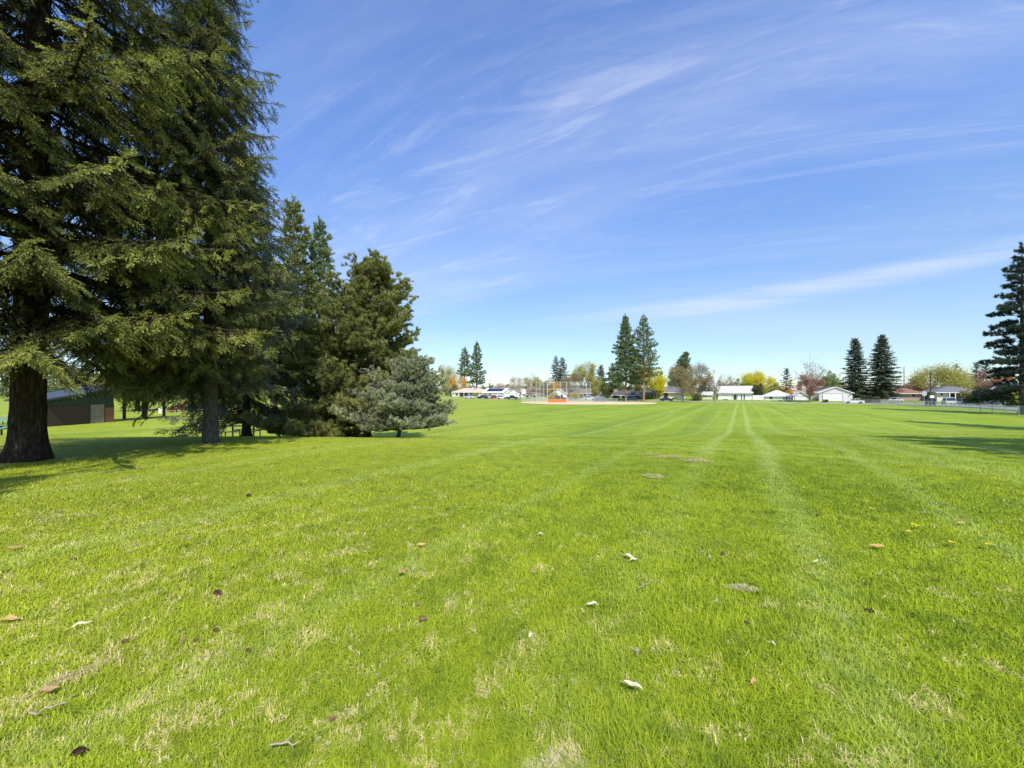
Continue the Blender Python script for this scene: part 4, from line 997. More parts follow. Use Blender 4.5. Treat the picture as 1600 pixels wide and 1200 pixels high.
X, Y, z = at(510.5, 35); root = thing('litter_bin', 'white litter bin on the lawn below the broad green pine', 'bin', (X, Y, z))
MB().tube([(0, 0, 0), (0, 0, .8)], [.30, .33], 16).build('drum', white, root); MB().tube([(0, 0, .8), (0, 0, .86), (0, 0, .98)], [.36, .36, .2], 16).build('lid', metal_g, root); MB().tube([(0, 0, .5), (0, 0, .56)], .342, 16).build('band', M('bin band', (.45, .46, .47), None, 2, .6), root)
X, Y, z = at(254, 54); root = thing('utility_box', 'small white utility box on the grass right of the restroom', 'utility box', (X, Y, z))
MB().box(-.3, -.3, 0, .3, .3, .62).build('cabinet', white, root, bevel=.03); MB().box(-.33, -.33, .622, .33, .33, .68).build('lid', white, root)
X, Y, z = at(288, 62); root = thing('play_structure', 'red playground slide with ladder and green panel behind the fir trunks', 'playground slide', (X, Y, z))
redp = M('red paint', (.50, .05, .03), (.40, .04, .025), 3, .5); grp = M('green plastic', (.03, .32, .20), (.02, .25, .16), 3, .5)
sl = MB(); sl.add([(-2.4, -.3, .1), (-2.4, .3, .1), (-.2, .3, 1.15), (-.2, -.3, 1.15), (-2.4, -.3, .22), (-2.4, .3, .22), (-.2, .3, 1.27), (-.2, -.3, 1.27)], [(0, 1, 2, 3), (0, 3, 7, 4), (1, 5, 6, 2)]); sl.build('slide', redp, root)
for x_ in (-.2, .9):
    for y_ in (-.45, .45): MB().tube([(x_, y_, 0), (x_, y_, 1.7)], .06, 6).build('post', redp, root)
MB().box(-.25, -.5, 1.1, .95, .5, 1.17).build('deck', redp, root); MB().box(1.0, -.55, .1, 2.4, -.5, .9).build('side_panel', grp, root)
for k in range(4): MB().box(-.15, -.48, .25+.22*k, .85, -.44, .30+.22*k).build('rung', redp, root)

# ------------------------------------------------------------------ distant trees
BR_T = BARK('twig bark', (.13, .10, .08), (.30, .25, .21), 1, .3); BR_P = BARK('pinkish twigs', (.22, .16, .14), (.42, .34, .31), 1, .3)
L_YEL = FOL('bright yellow leaves', (.55, .46, .03), (.78, .70, .06), .35); L_OLV = FOL('yellow green leaves', (.30, .28, .07), (.56, .50, .16), .3)
L_BRN = FOL('brown olive buds', (.22, .17, .08), (.42, .33, .18), .25); L_PNK = FOL('pink blossom', (.44, .30, .27), (.70, .54, .50), .3)
L_RED = FOL('reddish buds', (.26, .14, .11), (.46, .28, .22), .25); L_ORG = FOL('orange leaves', (.50, .28, .04), (.78, .50, .08), .3)
L_GRN = FOL('pale green leaves', (.20, .26, .09), (.38, .44, .18), .3); L_DKB = FOL('dark hedge leaves', (.045, .055, .022), (.13, .135, .055), .15); L_OHG = FOL('golden hedge leaves', (.16, .15, .03), (.36, .30, .06), .2)
def btree(label, px, t, top, hw_px, m, seed, bark=BR_T, nleaf=2600, ls=.32, name='broadleaf_tree', cat='tree', th=.22, depth=4, grp='broadleaf trees among the houses', dzb=0, spread=.75):
    c = at_t(px, t); hh = zrow(top, c[1])-c[2]; return broadleaf(name, label, cat, c, hh, hw_px/F*c[1], m, bark, seed, nleaf, ls, th, spread, group=grp, depth=depth)
btree('yellow and green budding tree at the far left behind the tan roofed ranch', 704, 182, 571, 20, L_OLV, 201, nleaf=3200)
btree('orange leaved tree low behind the tan roof, left of the far pine pair', 716, 178, 586, 15, L_ORG, 202, nleaf=2600)
btree('bright yellow bush behind the grey pine at the tan roofed ranch', 696, 180, 582, 9, L_YEL, 203, nleaf=1500)
btree('pinkish tree with a bare forked trunk at the street left of the backstop', 813, 146, 590, 17, L_PNK, 204, BR_P, 1500, .26, th=.30)
btree('pale pink blossom tree behind the white garage gable', 783, 190, 600, 14, L_PNK, 205, BR_P, 1500)
btree('olive brown tree behind the low brown roofed house', 833, 184, 589, 16, L_OLV, 206, nleaf=2600)
btree('orange brown tree behind the left backstop poles', 853, 178, 596, 14, L_BRN, 207, nleaf=2200)
btree('small pink blossom tree at the left dugout', 830, 160, 605, 8, L_PNK, 208, BR_P, 1600, .22)
btree('olive orange tree right of the middle backstop poles', 868, 176, 598, 11, L_ORG, 209, nleaf=1700)
btree('large yellow green tree with the highest crown behind the backstop', 911, 176, 569, 20, L_OLV, 210, nleaf=4200)
btree('wide greyish budding tree at the left foot of the large yellow green tree', 893, 172, 588, 18, L_BRN, 211, BR_P, 2200)
btree('small yellow green tree right of the brown roofed ranch', 938, 160, 594, 14, L_OLV, 212, nleaf=2600)
btree('round bright yellow tree between the tall pine pair and the grey roofed house', 1022, 164, 573, 20, L_YEL, 213, nleaf=5200, th=.14)
btree('yellow green tree in front of the tall sparse pine', 1003, 162, 577, 14, L_OLV, 214, nleaf=2200, th=.14)
btree('large brown budding tree on the verge in front of the grey roofed house', 1067, 146, 573, 21, L_BRN, 215, BR_T, 3600, .24, depth=5, th=.2)
btree('brown budding tree right behind the largest brown one', 1091, 160, 570, 19, L_BRN, 216, BR_T, 3200, .28, depth=5)
btree('bare grey tree left of the split level house', 1117, 150, 577, 13, L_PNK, 217, BR_P, 260, .2, depth=5, th=.3)
btree('bare pinkish tree behind the left end of the split level roof', 1133, 186, 585, 11, L_PNK, 218, BR_P, 900, .25, depth=5)
btree('bare pinkish tree behind the middle of the split level roof', 1151, 188, 586, 11, L_PNK, 219, BR_P, 900, .25, depth=5)
btree('bright yellow tree behind the split level house', 1182, 184, 584.5, 22, L_YEL, 220, nleaf=5200, th=.14)
btree('dull green tree right of the yellow tree', 1209, 190, 599, 9, L_OLV, 221, nleaf=1400)
btree('golden shrub above the hipped white roof', 1231, 176, 598, 8, L_ORG, 222, nleaf=1200, th=.1)
btree('bare tall tree with a thin twiggy crown behind the reddish tree', 1266, 182, 564, 22, L_PNK, 223, BR_P, 500, .22, depth=5)
btree('round reddish tree in front of the white gabled garage', 1265, 158, 586.5, 16, L_RED, 224, BR_T, 3400, .24, th=.34)
btree('pale green tree behind the left slope of the wide garage', 1297, 186, 588, 11, L_GRN, 225, nleaf=2000)
btree('grey bare tree right behind the wide garage roof', 1319, 190, 590, 9, L_PNK, 226, BR_P, 700)
btree('reddish brown bare tree behind the red brown roof', 1430, 192, 598, 13, L_RED, 227, BR_P, 1500, .3)
btree('wide flat yellow green tree behind the dark grey roofed carport house', 1482, 180, 577.5, 39, L_OLV, 228, nleaf=7000, th=.16)
btree('dark red tree between the carport house and the right hand fir', 1537, 176, 583, 15, L_RED, 229, nleaf=2400)
btree('orange brown tree behind the white gabled house at the right edge', 1575, 172, 588, 14, FOL('rust leaves', (.30, .12, .05), (.50, .24, .10), .2), 230, nleaf=2400)
btree('small lime tree in front of the white gabled house', 1592, 138, 598, 9, FOL('lime leaves', (.40, .42, .04), (.72, .72, .10), .35), 231, nleaf=1000, ls=.24)
# hedges and shrubs
def shrub(name, label, px, t, top, hw_px, m, seed, n_=1600, ls=.22, cat='shrub', tall=1.):
    c = at_t(px, t); hh = zrow(top, c[1])-c[2]; rad = hw_px/F*c[1]; rn = np.random.default_rng(seed); root = thing(name, label, cat, c, 0, 'shrubs among the houses')
    lob = rn.uniform(-1, 1, (9, 3)); lob[:, 2] = rn.uniform(.25, .75, 9); pk = rn.integers(0, 9, n_); dv = unit(rn.normal(0, 1, (n_, 3)))
    Cn = np.stack([lob[pk, 0]*rad*.6, lob[pk, 1]*rad*.4, lob[pk, 2]*hh], 1)+dv*np.array([rad*.42, rad*.42, hh*.32])*rn.uniform(.7, 1.05, (n_, 1)); Cn[:, 2] = np.abs(Cn[:, 2])
    a = unit(rn.normal(0, 1, (n_, 3))); b = unit(np.cross(a, rn.normal(0, 1, (n_, 3)))); s = ls*rn.uniform(.6, 1.3, n_)[:, None]
    link('foliage', leaf_mesh('foliage', np.stack([Cn-a*s, Cn+b*s, Cn+a*s], 1).reshape(-1, 3), np.repeat(rn.random(n_), 3)), m, root)
    MB().tube([(0, 0, -.1), (0, 0, hh*.5)], [.08, .03], 5).build('stem', BK_DK, root)
shrub('conifer_shrub', 'tall dark green shrub right of the split level house', 1184, 166, 600, 9, L_DKB, 301, 2600)
shrub('hedge', 'dark bushes between the brown tree and the cream outbuilding', 1086, 160, 614, 10, L_DKB, 302, 1400)
shrub('shrub', 'low dark bush under the low hipped white house window', 1219, 161, 625.5, 3, L_DKB, 303, 300, .15)
shrub('shrub', 'dark shrub left of the wide garage door', 1291, 160, 624, 5, L_DKB, 304, 400, .16)
shrub('hedge', 'golden green hedge below the carport house roof', 1508, 158, 609, 10, L_OHG, 305, 1400)
shrub('conifer_shrub', 'big dark green bush left of the pale blue house', 1532, 150, 605, 16, L_DKB, 306, 3200)
shrub('hedge', 'dark bush in front of the white gabled house', 1582, 140, 611, 13, L_DKB, 307, 2400)
shrub('shrub', 'low orange green shrubs under the backstop netting', 862, 160, 613, 12, L_OLV, 308, 1200)
shrub('shrub', 'green shrubs by the white car behind the backstop', 898, 160, 612.5, 12, L_OLV, 309, 1300)
shrub('shrub', 'small green shrubs before the tan roofed ranch porch', 741, 164, 613.5, 8, L_GRN, 310, 700)
shrub('shrub', 'dark shrubs at the door of the brick ranch house', 962, 162, 618, 4, L_DKB, 311, 500)
shrub('hedge', 'dark hedge on the ground under the two spruces', 1358, 162, 617, 12, L_DKB, 312, 1600)
shrub('shrub', 'dark shrubs beside the cream house behind the black car', 1013, 162, 614.5, 7, L_DKB, 313, 900)
# distant conifers
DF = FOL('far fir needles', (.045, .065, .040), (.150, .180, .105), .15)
def fconifer(label, px, t, top, hw_px, seed, kind='fir', lowf=.06, m=None, name='spruce_tree', nbr=84, pexp=1.3, fs=1.1, dens=None, lean=(0, 0), bark=BK_DK, sp=.55, r0=None, elow=-.05, sub=.4, tn=3):
    c = at_t(px, t); hh = zrow(top, c[1])-c[2]; rad = hw_px/F*c[1]
    if kind == 'fir':
        return conifer(name, label, 'tree', c, hh, hh*lowf, lambda q: rad*(1-q**pexp)+.15, nbr, m or SPRD, bark, r0 or hh*.014, seed, tpls=FR_FAR, back=FR_FAR, fs=fs, sp=sp, hang=.15, group='conifers among the houses', e_low=elow, lean=lean, twigs=False, sides=8, trunk_rings=10)
    return pine(name, label, 'tree', c, hh, hh*lowf, lambda q: rad*(1-q**pexp)+.3, nbr, m or PIND, bark, r0 or hh*.014, seed, tpls=TU_LO, ts=fs, sub=sub, group='conifers among the houses', e_low=elow, e_top=.6, density=dens, lean=lean, curl=.15, sides=8, tuftn=tn)
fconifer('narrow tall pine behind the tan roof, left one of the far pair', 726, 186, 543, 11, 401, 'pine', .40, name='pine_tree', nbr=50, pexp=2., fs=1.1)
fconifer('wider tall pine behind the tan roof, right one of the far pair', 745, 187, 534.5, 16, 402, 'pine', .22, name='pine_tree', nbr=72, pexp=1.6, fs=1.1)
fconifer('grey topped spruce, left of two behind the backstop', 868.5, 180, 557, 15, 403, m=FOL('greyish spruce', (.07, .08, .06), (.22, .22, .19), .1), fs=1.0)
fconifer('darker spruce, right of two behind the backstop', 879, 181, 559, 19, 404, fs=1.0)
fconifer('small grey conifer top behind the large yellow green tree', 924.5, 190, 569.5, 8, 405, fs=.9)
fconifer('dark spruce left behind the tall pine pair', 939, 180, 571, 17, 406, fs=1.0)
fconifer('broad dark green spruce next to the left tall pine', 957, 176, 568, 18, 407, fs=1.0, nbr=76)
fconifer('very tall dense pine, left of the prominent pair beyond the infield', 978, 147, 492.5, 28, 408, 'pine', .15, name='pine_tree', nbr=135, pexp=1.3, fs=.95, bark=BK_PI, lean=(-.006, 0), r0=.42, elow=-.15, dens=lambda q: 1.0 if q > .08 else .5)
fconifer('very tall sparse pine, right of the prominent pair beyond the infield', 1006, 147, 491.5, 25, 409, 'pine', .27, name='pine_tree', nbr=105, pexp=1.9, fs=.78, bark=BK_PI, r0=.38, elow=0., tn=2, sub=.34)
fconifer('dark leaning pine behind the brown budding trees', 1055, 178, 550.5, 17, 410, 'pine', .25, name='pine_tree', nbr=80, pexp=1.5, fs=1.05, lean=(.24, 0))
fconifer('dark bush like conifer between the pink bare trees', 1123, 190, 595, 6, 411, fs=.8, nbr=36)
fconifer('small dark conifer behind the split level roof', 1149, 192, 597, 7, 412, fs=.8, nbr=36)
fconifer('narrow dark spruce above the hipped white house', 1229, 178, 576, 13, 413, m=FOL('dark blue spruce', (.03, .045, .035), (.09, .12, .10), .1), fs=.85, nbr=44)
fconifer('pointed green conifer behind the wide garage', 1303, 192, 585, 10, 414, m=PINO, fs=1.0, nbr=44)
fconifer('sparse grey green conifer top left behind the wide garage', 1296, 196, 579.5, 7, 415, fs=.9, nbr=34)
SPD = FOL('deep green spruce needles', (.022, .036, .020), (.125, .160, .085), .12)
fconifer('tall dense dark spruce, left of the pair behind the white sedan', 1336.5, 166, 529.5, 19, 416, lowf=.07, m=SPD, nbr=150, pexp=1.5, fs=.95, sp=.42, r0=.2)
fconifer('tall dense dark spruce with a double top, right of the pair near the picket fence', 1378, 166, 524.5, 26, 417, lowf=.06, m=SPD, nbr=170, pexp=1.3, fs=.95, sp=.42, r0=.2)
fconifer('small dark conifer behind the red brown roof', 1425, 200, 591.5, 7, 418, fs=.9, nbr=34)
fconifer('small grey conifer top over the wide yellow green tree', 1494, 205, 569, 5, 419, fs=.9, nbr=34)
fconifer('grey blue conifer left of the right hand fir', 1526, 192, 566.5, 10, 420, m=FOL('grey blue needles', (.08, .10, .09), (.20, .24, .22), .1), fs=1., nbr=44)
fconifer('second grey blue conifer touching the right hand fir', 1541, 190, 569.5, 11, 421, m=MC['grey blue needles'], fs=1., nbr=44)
# woodland and low hills closing the view far behind the houses
hill = M('wooded hill', (.13, .16, .11), (.09, .12, .08), .02, .95)
hp = MB(); xs_ = [k*60 for k in range(-60, 61)]; vs = []
for i, x_ in enumerate(xs_):
    h_ = 16+9*math.sin(x_*.0021+1)+5*math.sin(x_*.007); vs += [(x_, 1500, -3), (x_, 1800, h_), (x_, 2200, h_*.8)]
hp.add(vs, [(3*i, 3*i+3, 3*i+4, 3*i+1) for i in range(len(xs_)-1)]+[(3*i+1, 3*i+4, 3*i+5, 3*i+2) for i in range(len(xs_)-1)]); tag(hp.build('hills', hill, smooth=True), kind='structure')
def wood(label, s0, s1, t0, t1, hh, m, n_, seed):
    r = np.random.default_rng(seed); ntree = n_//60; sx = r.uniform(s0, s1, ntree); tx = r.uniform(t0, t1, ntree); hgt = hh*r.uniform(.5, 1.15, ntree)
    X = sx*UX+tx*VX; Y = sx*UY+tx*VY; Z = H(X, Y); pk = np.repeat(np.arange(ntree), 60); N_ = len(pk); dv = unit(r.normal(0, 1, (N_, 3)))
    Cn = np.stack([X[pk], Y[pk], Z[pk]+hgt[pk]*.55], 1)+dv*np.stack([hgt[pk]*.42, hgt[pk]*.42, hgt[pk]*.5], 1)*r.uniform(.6, 1.05, (N_, 1))
    a = unit(r.normal(0, 1, (N_, 3))); b = unit(np.cross(a, r.normal(0, 1, (N_, 3)))); s = 1.1*r.uniform(.6, 1.3, N_)[:, None]
    tag(link('distant_trees', leaf_mesh('distant_trees', np.stack([Cn-a*s, Cn+b*s, Cn+a*s], 1).reshape(-1, 3), np.repeat(np.clip(r.random(ntree)[pk]*.6+r.random(N_)*.4, 0, 1), 3)), m), label, 'trees', kind='stuff')
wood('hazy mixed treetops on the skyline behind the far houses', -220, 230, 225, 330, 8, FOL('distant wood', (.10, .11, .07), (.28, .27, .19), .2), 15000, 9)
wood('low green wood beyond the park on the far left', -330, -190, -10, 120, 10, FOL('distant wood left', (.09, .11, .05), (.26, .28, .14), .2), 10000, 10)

# ------------------------------------------------------------------ litter on the lawn, each at its own spot
def lz(px, row): X, Y, z = at_row(px, row); return X, Y, z
pale = FOL('pale dry leaf', (.62, .56, .36), (.80, .74, .52), .2); brn = FOL('brown dry leaf', (.34, .20, .10), (.52, .34, .18), .15); orn = FOL('orange dry leaf', (.52, .30, .10), (.68, .44, .18), .2); strw = FOL('bleached straw', (.50, .42, .22), (.72, .64, .40), .2)
def leaf(name, label, px, row, L_, W_, rz, m, seed, cat='leaf', group='fallen leaves on the lawn', up=.034):
    L_ *= .8; W_ *= .75
    X, Y, z = lz(px, row); r = random.Random(seed); n_ = 10; v = []; f = []
    for i in range(n_+1):
        q = i/n_; w = W_/2*math.sin(PI*min(1, q*1.02+.02))**.75*(1+.08*math.sin(q*21+seed)); cz = .012*math.sin(q*PI)+.006*math.sin(q*9+seed)
        v += [(L_*(q-.5), -w, cz+.006), (L_*(q-.5), 0, cz), (L_*(q-.5), w, cz+.008)]
    for i in range(n_): f += [(3*i, 3*i+3, 3*i+4, 3*i+1), (3*i+1, 3*i+4, 3*i+5, 3*i+2)]
    me = mesh_np(name, np.array(v), np.array(f), np.array([r.random()*.4+.5]*len(v)), smooth=True)
    root = thing(name, label, cat, (X, Y, z+up), rz, group); root.rotation_euler = (.25, .0, rz)
    link('blade', me, m, root); MB().tube([(-L_/2-.02, 0, .0), (-L_/2+.01, 0, .004), (L_*.4, 0, .010)], [.0015, .0015, .0008], 4).build('midrib', m, root)
leaf('dry_leaf', 'long pale leaf lying nearest the bottom edge, right of centre', 990, 1093, .125, .030, -.55, pale, 1, up=.062)
leaf('dry_leaf', 'pale leaf lying level on the grass just right of centre', 926, 957, .105, .027, -.03, pale, 2, up=.05)
leaf('dry_leaf', 'small cream leaf standing on edge left of the two long pale leaves', 829, 1003, .07, .026, 1.0, pale, 3)
leaf('dry_leaf', 'thin pale leaf above the centre of the near lawn', 845, 841, .10, .025, -.05, pale, 4)
leaf('dry_leaf', 'small tan leaf left below the thin pale leaf', 834, 902, .07, .022, .1, brn, 5)
leaf('dry_leaf', 'orange leaf on the left part of the middle lawn', 659, 858, .12, .05, .1, orn, 6)
leaf('dry_leaf', 'orange brown leaf on the right part of the lawn below the yellow flowers', 1371, 860, .17, .06, -.2, orn, 7)
leaf('dry_leaf', 'pinkish tan leaf left of centre above the pine cone', 628, 902, .08, .045, -.2, brn, 8)
leaf('dry_leaf', 'narrow tan leaf on the right of the long pale leaf', 1207, 1016, .06, .016, -1.0, pale, 9)
leaf('dry_leaf', 'ragged orange leaf cluster at the left edge', 14, 977, .15, .055, .15, orn, 10)
leaf('dry_leaf', 'large pale leaf with a stem on the lawn left of the pine cones', 128, 986, .13, .030, .65, pale, 11)
leaf('dry_leaf', 'brown leaf at the lower left beside the bare soil', 78, 1090, .10, .04, .4, brn, 12)
leaf('dry_leaf', 'tan leaf on the left lawn close to the edge, far up', 24, 862, .17, .05, .3, brn, 13)
leaf('dry_leaf', 'small dark orange leaf upper right beyond the yellow flowers', 1502, 823, .14, .04, -.2, orn, 14)
leaf('dry_leaf', 'tiny bleached leaf on the right, above the orange brown one', 1276, 885, .07, .02, -.1, pale, 15)
leaf('dry_leaf', 'orange tinted leaf low on the right half of the near lawn', 1178, 1078, .06, .03, .3, orn, 16)
leaf('bark_flake', 'forked pale bark flake right of the middle of the lawn', 983, 876, .16, .04, -.75, pale, 17, 'bark flake', 'scraps on the lawn')
leaf('bark_flake', 'second prong of pale bark under the forked flake', 990, 882, .09, .03, .2, pale, 18, 'bark flake', 'scraps on the lawn')
def cone(label, px, row, L_, seed, rz, dark=False):
    L_ *= .72
    X, Y, z = lz(px, row); r = random.Random(seed); root = thing('pine_cone', label, 'pine cone', (X, Y, z+.028), rz, 'pine cones on the lawn')
    m = M('pine cone scales dark', (.34, .20, .13), (.18, .10, .065), 30, .8) if dark else M('pine cone scales', (.52, .33, .22), (.30, .17, .10), 30, .8)
    mb = MB(); n_ = 70
    for i in range(n_):
        q = (i+.5)/n_; a = i*2.39996; rr = L_*.33*math.sin(PI*min(1, q*.9+.10))**.7; x_ = L_*(q-.5)
        c = Vector((x_, rr*math.cos(a), rr*math.sin(a))); ax = Vector((.55, math.cos(a), math.sin(a))).normalized(); sd_ = ax.cross(Vector((1, 0, 0))).normalized()
        p0 = Vector((x_-L_*.05, rr*.25*math.cos(a), rr*.25*math.sin(a))); s = L_*.11
        mb.add([p0-sd_*s*.5, p0+sd_*s*.5, c+sd_*s, c+ax*s*.7, c-sd_*s], [(0, 1, 2, 3, 4)])
    mb.build('scales', m, root); MB().tube([(-L_*.5, 0, 0), (-L_*.2, 0, 0), (L_*.25, 0, 0), (L_*.45, 0, 0)], [L_*.08, L_*.17, L_*.13, L_*.02], 7).build('core', m, root)
cone('reddish brown pine cone left of centre on the near lawn', 661, 973, .075, 1, .2)
cone('small brown pine cone just above the reddish one', 653, 949, .04, 2, .8)
cone('dark double pine cone on the left of the near lawn', 340, 933, .09, 3, -.4, True)
cone('brown pine cone lying at the bottom edge on the left', 124, 1185, .07, 4, .3, True)
cone('tan pine cone on the left lawn, left of the dark double one', 196, 1008, .05, 5, .6)
cone('brown pine cone in the row below the dark double one, rightmost', 337, 992, .045, 6, .1)
cone('very dark pine cone in the row below the dark double one, middle', 306, 1007, .045, 7, .9, True)
cone('brown pine cone in the row below the dark double one, leftmost', 286, 1008, .045, 8, 1.3)
cone('dark pine cone lying flat on the right of the near lawn', 1359, 961, .075, 9, -.5, True)
cone('small brown pine cone in the middle of the right lawn', 1130, 869, .06, 10, .4, True)
cone('dark small pine cone on the far left lawn above the tan leaf', 114, 878, .06, 11, 1.1, True)
cone('brown pine cone on the left lawn near the straw, far up', 389, 777, .10, 12, .2, True)
cone('pinkish brown pine cone at the lower middle of the lawn', 519, 1131, .045, 13, .5)
cone('brown pine cone under the right end of the dark double one', 388, 1023, .045, 14, -.2)
cone('dark pine cone right of the pale bark, by the mower track', 1168, 980, .055, 15, -.6, True)
cone('little dark pine cone on the upper right lawn', 1278, 809, .07, 16, .1, True)
def twig(label, px, row, L_, rz, seed):
    X, Y, z = lz(px, row); r = random.Random(seed); root = thing('twig', label, 'twig', (X, Y, z+.035), rz, 'scraps on the lawn'); m = M('bleached twig', (.50, .42, .32), (.36, .29, .21), 20, .8)
    pts = [(L_*(k/5-.5), r.uniform(-.01, .01), .01+r.uniform(0, .012)) for k in range(6)]; MB().tube(pts, [.005, .0045, .004, .004, .003, .002], 5).build('stick', m, root)
    MB().tube([pts[2], (pts[2][0]+L_*.2, .03, .02), (pts[2][0]+L_*.3, .05, .025)], [.003, .002, .001], 4).build('side_shoot', m, root)
twig('curved bleached twig at the lower middle of the lawn', 445, 1180, .12, .1, 1)
twig('bleached twig near the left cones on the lower lawn', 76, 1123, .12, .7, 2)
twig('pale twig on the lawn in front of the dry grass heap', 858, 746, .32, .3, 3)
twig('thin twig right of the pale bark flakes', 1005, 925, .12, .5, 4)
twig('grey twig standing in the taller grass left of the long pale leaf', 996, 1030, .08, 1.4, 5)
# heaps of dry clippings, nobody could count the straws
def straw(label, px, row, rx, ry, n_, seed, rot=0., hh=.05, m=strw, cat='dry grass'):
    X, Y, z = lz(px, row); r = np.random.default_rng(seed); u = np.sqrt(r.random(n_)); a = r.uniform(0, 2*PI, n_); lx = u*np.cos(a)*rx; ly = u*np.sin(a)*ry
    x_ = X+lx*math.cos(rot)-ly*math.sin(rot); y_ = Y+lx*math.sin(rot)+ly*math.cos(rot)
    keep = vnoise(x_*9, y_*9, seed) > .35; x_, y_ = x_[keep], y_[keep]; n_ = len(x_)
    zc = H(x_, y_)+.02+hh*r.random(n_)*(1-u[keep]); l = r.uniform(.02, .06, n_); th_ = r.uniform(0, 2*PI, n_); d = np.stack([np.cos(th_), np.sin(th_), r.normal(0, .25, n_)], 1)*l[:, None]
    w = np.stack([-np.sin(th_), np.cos(th_), np.zeros(n_)], 1)*(.0012+.0005*Y); c = np.stack([x_, y_, zc], 1)
    tag(link('dry_clippings', leaf_mesh('dry_clippings', np.stack([c-d/2-w, c+d/2, c-d/2+w], 1).reshape(-1, 3), np.repeat(r.random(n_), 3)), m), label, cat, kind='stuff')
tanst = FOL('tan clippings', (.46, .34, .17), (.72, .58, .34), .15)
straw('long heap of tan dry clippings beside the mower tracks', 1052, 716, 1.0*.62, .20, 800, 1, -.25, .08, tanst)
straw('right end of the dry clippings beside the mower tracks', 1092, 722, .28, .18, 600, 2, -.2, .07, tanst)
straw('thin pale clippings at the left end of the tan heap', 1014, 711, .3, .12, 250, 3, -.1, .05, tanst)
straw('small round heap of pale clippings below the long heap', 1020, 746, .20, .16, 500, 4, 0, .06)
straw('flat pale dry grass patch right of the bark flakes', 1160, 924, 0.12, .05, 260, 5, -.1, .03)
straw('pale dry grass patch upper left on the lawn', 90, 812, 0.5, .14, 450, 6, .25, .03)
straw('brownish dry patch running up right on the lower left lawn', 110, 1062, .22, 0.04, 330, 7, .95, .02, tanst)
straw('pale dry grass scraps far out on the flat field', 1255, 671, 2.6, .25, 1400, 8, -.05, .08)
straw('bleached dry patch at the bottom edge right of centre', 880, 1195, .20, .07, 1200, 9, 0, .02)
# dandelions
yel = FOL('dandelion petals', (.80, .62, .02), (.90, .75, .04), .1)
for i, (px, row, lab) in enumerate(((1434, 831, 'dandelion flower in the middle of the yellow pair on the right lawn'), (1428, 828, 'dandelion flower, left one of the yellow pair on the right lawn'), (1488, 858, 'single dandelion flower right of the yellow pair'),
                                    (1362, 803, 'small dandelion flower up left of the yellow pair'), (1421, 840, 'tiny dandelion flower below the yellow pair'), (1545, 861, 'dandelion flower farthest right on the lawn'))):
    X, Y, z = lz(px, row); root = thing('dandelion', lab, 'flower', (X, Y, z), 0, 'dandelions in the lawn'); mb = MB()
    for k in range(22):
        a = 2.39996*k; rr = .032*(.35+.65*k/22); t_ = .006
        mb.add([(0, 0, .068), (rr*math.cos(a-.25), rr*math.sin(a-.25), .072+t_*(1-k/22)), (rr*1.1*math.cos(a), rr*1.1*math.sin(a), .070), (rr*math.cos(a+.25), rr*math.sin(a+.25), .072)], [(0, 1, 2, 3)])
    mb.build('petals', yel, root); MB().tube([(0, 0, 0), (.003, 0, .068)], .0025, 5).build('stalk', M('flower stalk', (.2, .3, .08), None, 5, .7), root)

# ------------------------------------------------------------------ light, sky, camera
EL, SR = math.radians(50), math.radians(170.8)
sd = Vector((math.sin(SR)*math.cos(EL), math.cos(SR)*math.cos(EL), math.sin(EL)))
L = bpy.data.lights.new('sun', 'SUN'); L.energy = 5.0; L.angle = math.radians(.53); L.color = (1., .955, .88)
lo = bpy.data.objects.new('sun', L); COL.objects.link(lo); lo.rotation_euler = sd.to_track_quat('Z', 'Y').to_euler(); lo.location = (0, 0, 50)
W = bpy.data.worlds.new('World'); SC.world = W; W.use_nodes = True; n = NT(W.node_tree); n.n.clear()
sky = n.new('ShaderNodeTexSky', sky_type='NISHITA'); sky.sun_disc = False; sky.sun_elevation = EL; sky.sun_rotation = SR
sky.altitude = 600; sky.air_density = 1.0; sky.dust_density = .3; sky.ozone_density = 1.6
tc = n.new('ShaderNodeTexCoord'); D = tc.outputs['Generated']
sp = n.new('ShaderNodeSeparateXYZ'); n.ln(D, sp.inputs[0]); dz = n.math('MAXIMUM', sp.outputs[2], 0.0)
dn = n.math('ADD', dz, .20); px_ = n.math('DIVIDE', sp.outputs[0], dn); py_ = n.math('DIVIDE', sp.outputs[1], dn)
cb = n.new('ShaderNodeCombineXYZ'); n.ln(px_, cb.inputs[0]); n.ln(py_, cb.inputs[1]); P = cb.outputs[0]
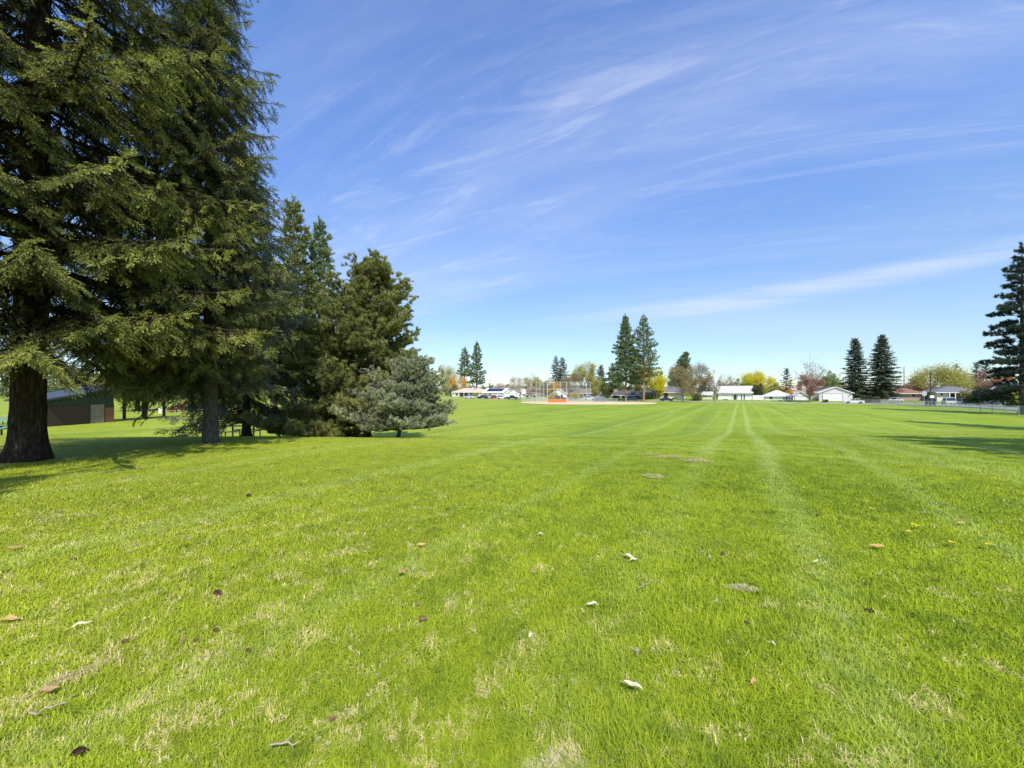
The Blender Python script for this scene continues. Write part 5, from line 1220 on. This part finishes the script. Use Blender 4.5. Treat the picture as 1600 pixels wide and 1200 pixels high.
# cirrus: streaks drawn out along one wind direction in the cloud plane
Pr = n.mapping(P, (1, 1, 1), (0, 0, math.radians(24)))
w1 = n.noise(n.mapping(Pr, (.26, 1.15, 1)), 1., 8, .66, .7)
w2 = n.noise(n.mapping(Pr, (.22, .55, 1), loc=(3.1, 1.7, 0)), 1., 4, .55, .5)
w3 = n.noise(n.mapping(Pr, (1.4, 6.5, 1), loc=(1.3, 5, 0)), 1., 6, .7, 1.6)
cl = n.math('MULTIPLY', n.mr(w1, .40, .84), n.mr(w2, .34, .60))
cl = n.math('ADD', cl, n.math('MULTIPLY', n.math('MULTIPLY', n.mr(w3, .48, .8), n.mr(w2, .36, .66)), .55))
veil = n.mr(n.noise(n.mapping(P, (.25, .30, 1), loc=(.6, 0, 0)), 1., 3, .5, .3), .35, .75)
# one long brighter band low on the right
az = n.math('ARCTAN2', sp.outputs[0], sp.outputs[1]); el = n.math('ARCSINE', sp.outputs[2])
bn = n.math('SUBTRACT', el, n.math('MULTIPLY_ADD', az, .045, .178)); bn = n.math('ADD', bn, n.math('MULTIPLY_ADD', n.noise(n.mapping(Pr, (.5, 1.5, 1)), 1., 5, .6, .4), .07, -.035))
bd = n.math('MULTIPLY', n.mr(n.math('ABSOLUTE', bn), .030, .0), n.math('MULTIPLY', n.mr(az, -.1, .6), n.mr(n.noise(n.mapping(Pr, (.7, 5, 1)), 1., 6, .7, .8), .25, .6)))
cl = n.math('ADD', cl, n.math('MULTIPLY', bd, .75))
cl = n.math('ADD', cl, n.math('MULTIPLY', veil, .55), clamp=True)
hsv = n.new('ShaderNodeHueSaturation'); hsv.inputs['Saturation'].default_value = 1.0; n.ln(sky.outputs[0], hsv.inputs['Color'])
# a little violet overhead, cleaner cyan low down
tint = n.mix(n.mr(dz, .05, .62), (.83, .96, 1.06, 1), (1.25, 1.48, 1.95, 1))
base = n.mix(1., hsv.outputs[0], tint, 'MULTIPLY')
skyc = n.mix(n.math('MULTIPLY', cl, .56), base, (5.6, 6.1, 7.2, 1))
bg = n.new('ShaderNodeBackground'); bg.inputs[1].default_value = .15; n.ln(skyc, bg.inputs[0])
wo = n.new('ShaderNodeOutputWorld'); n.ln(bg.outputs[0], wo.inputs[0])
cam = bpy.data.cameras.new('camera'); cam.sensor_width = 36; cam.lens = 36*F/1600; cam.shift_y = (HY-600)/1600; cam.clip_end = 8000; cam.clip_start = .05
co = bpy.data.objects.new('camera', cam); COL.objects.link(co); co.location = (0, 0, CZ); co.rotation_euler = (PI/2, 0, 0); SC.camera = co
SC.view_settings.view_transform = 'Standard'; SC.view_settings.look = 'None'; SC.view_settings.exposure = 0; SC.view_settings.gamma = 1
SC.cycles.max_bounces = 6; SC.cycles.transparent_max_bounces = 24; SC.cycles.diffuse_bounces = 3
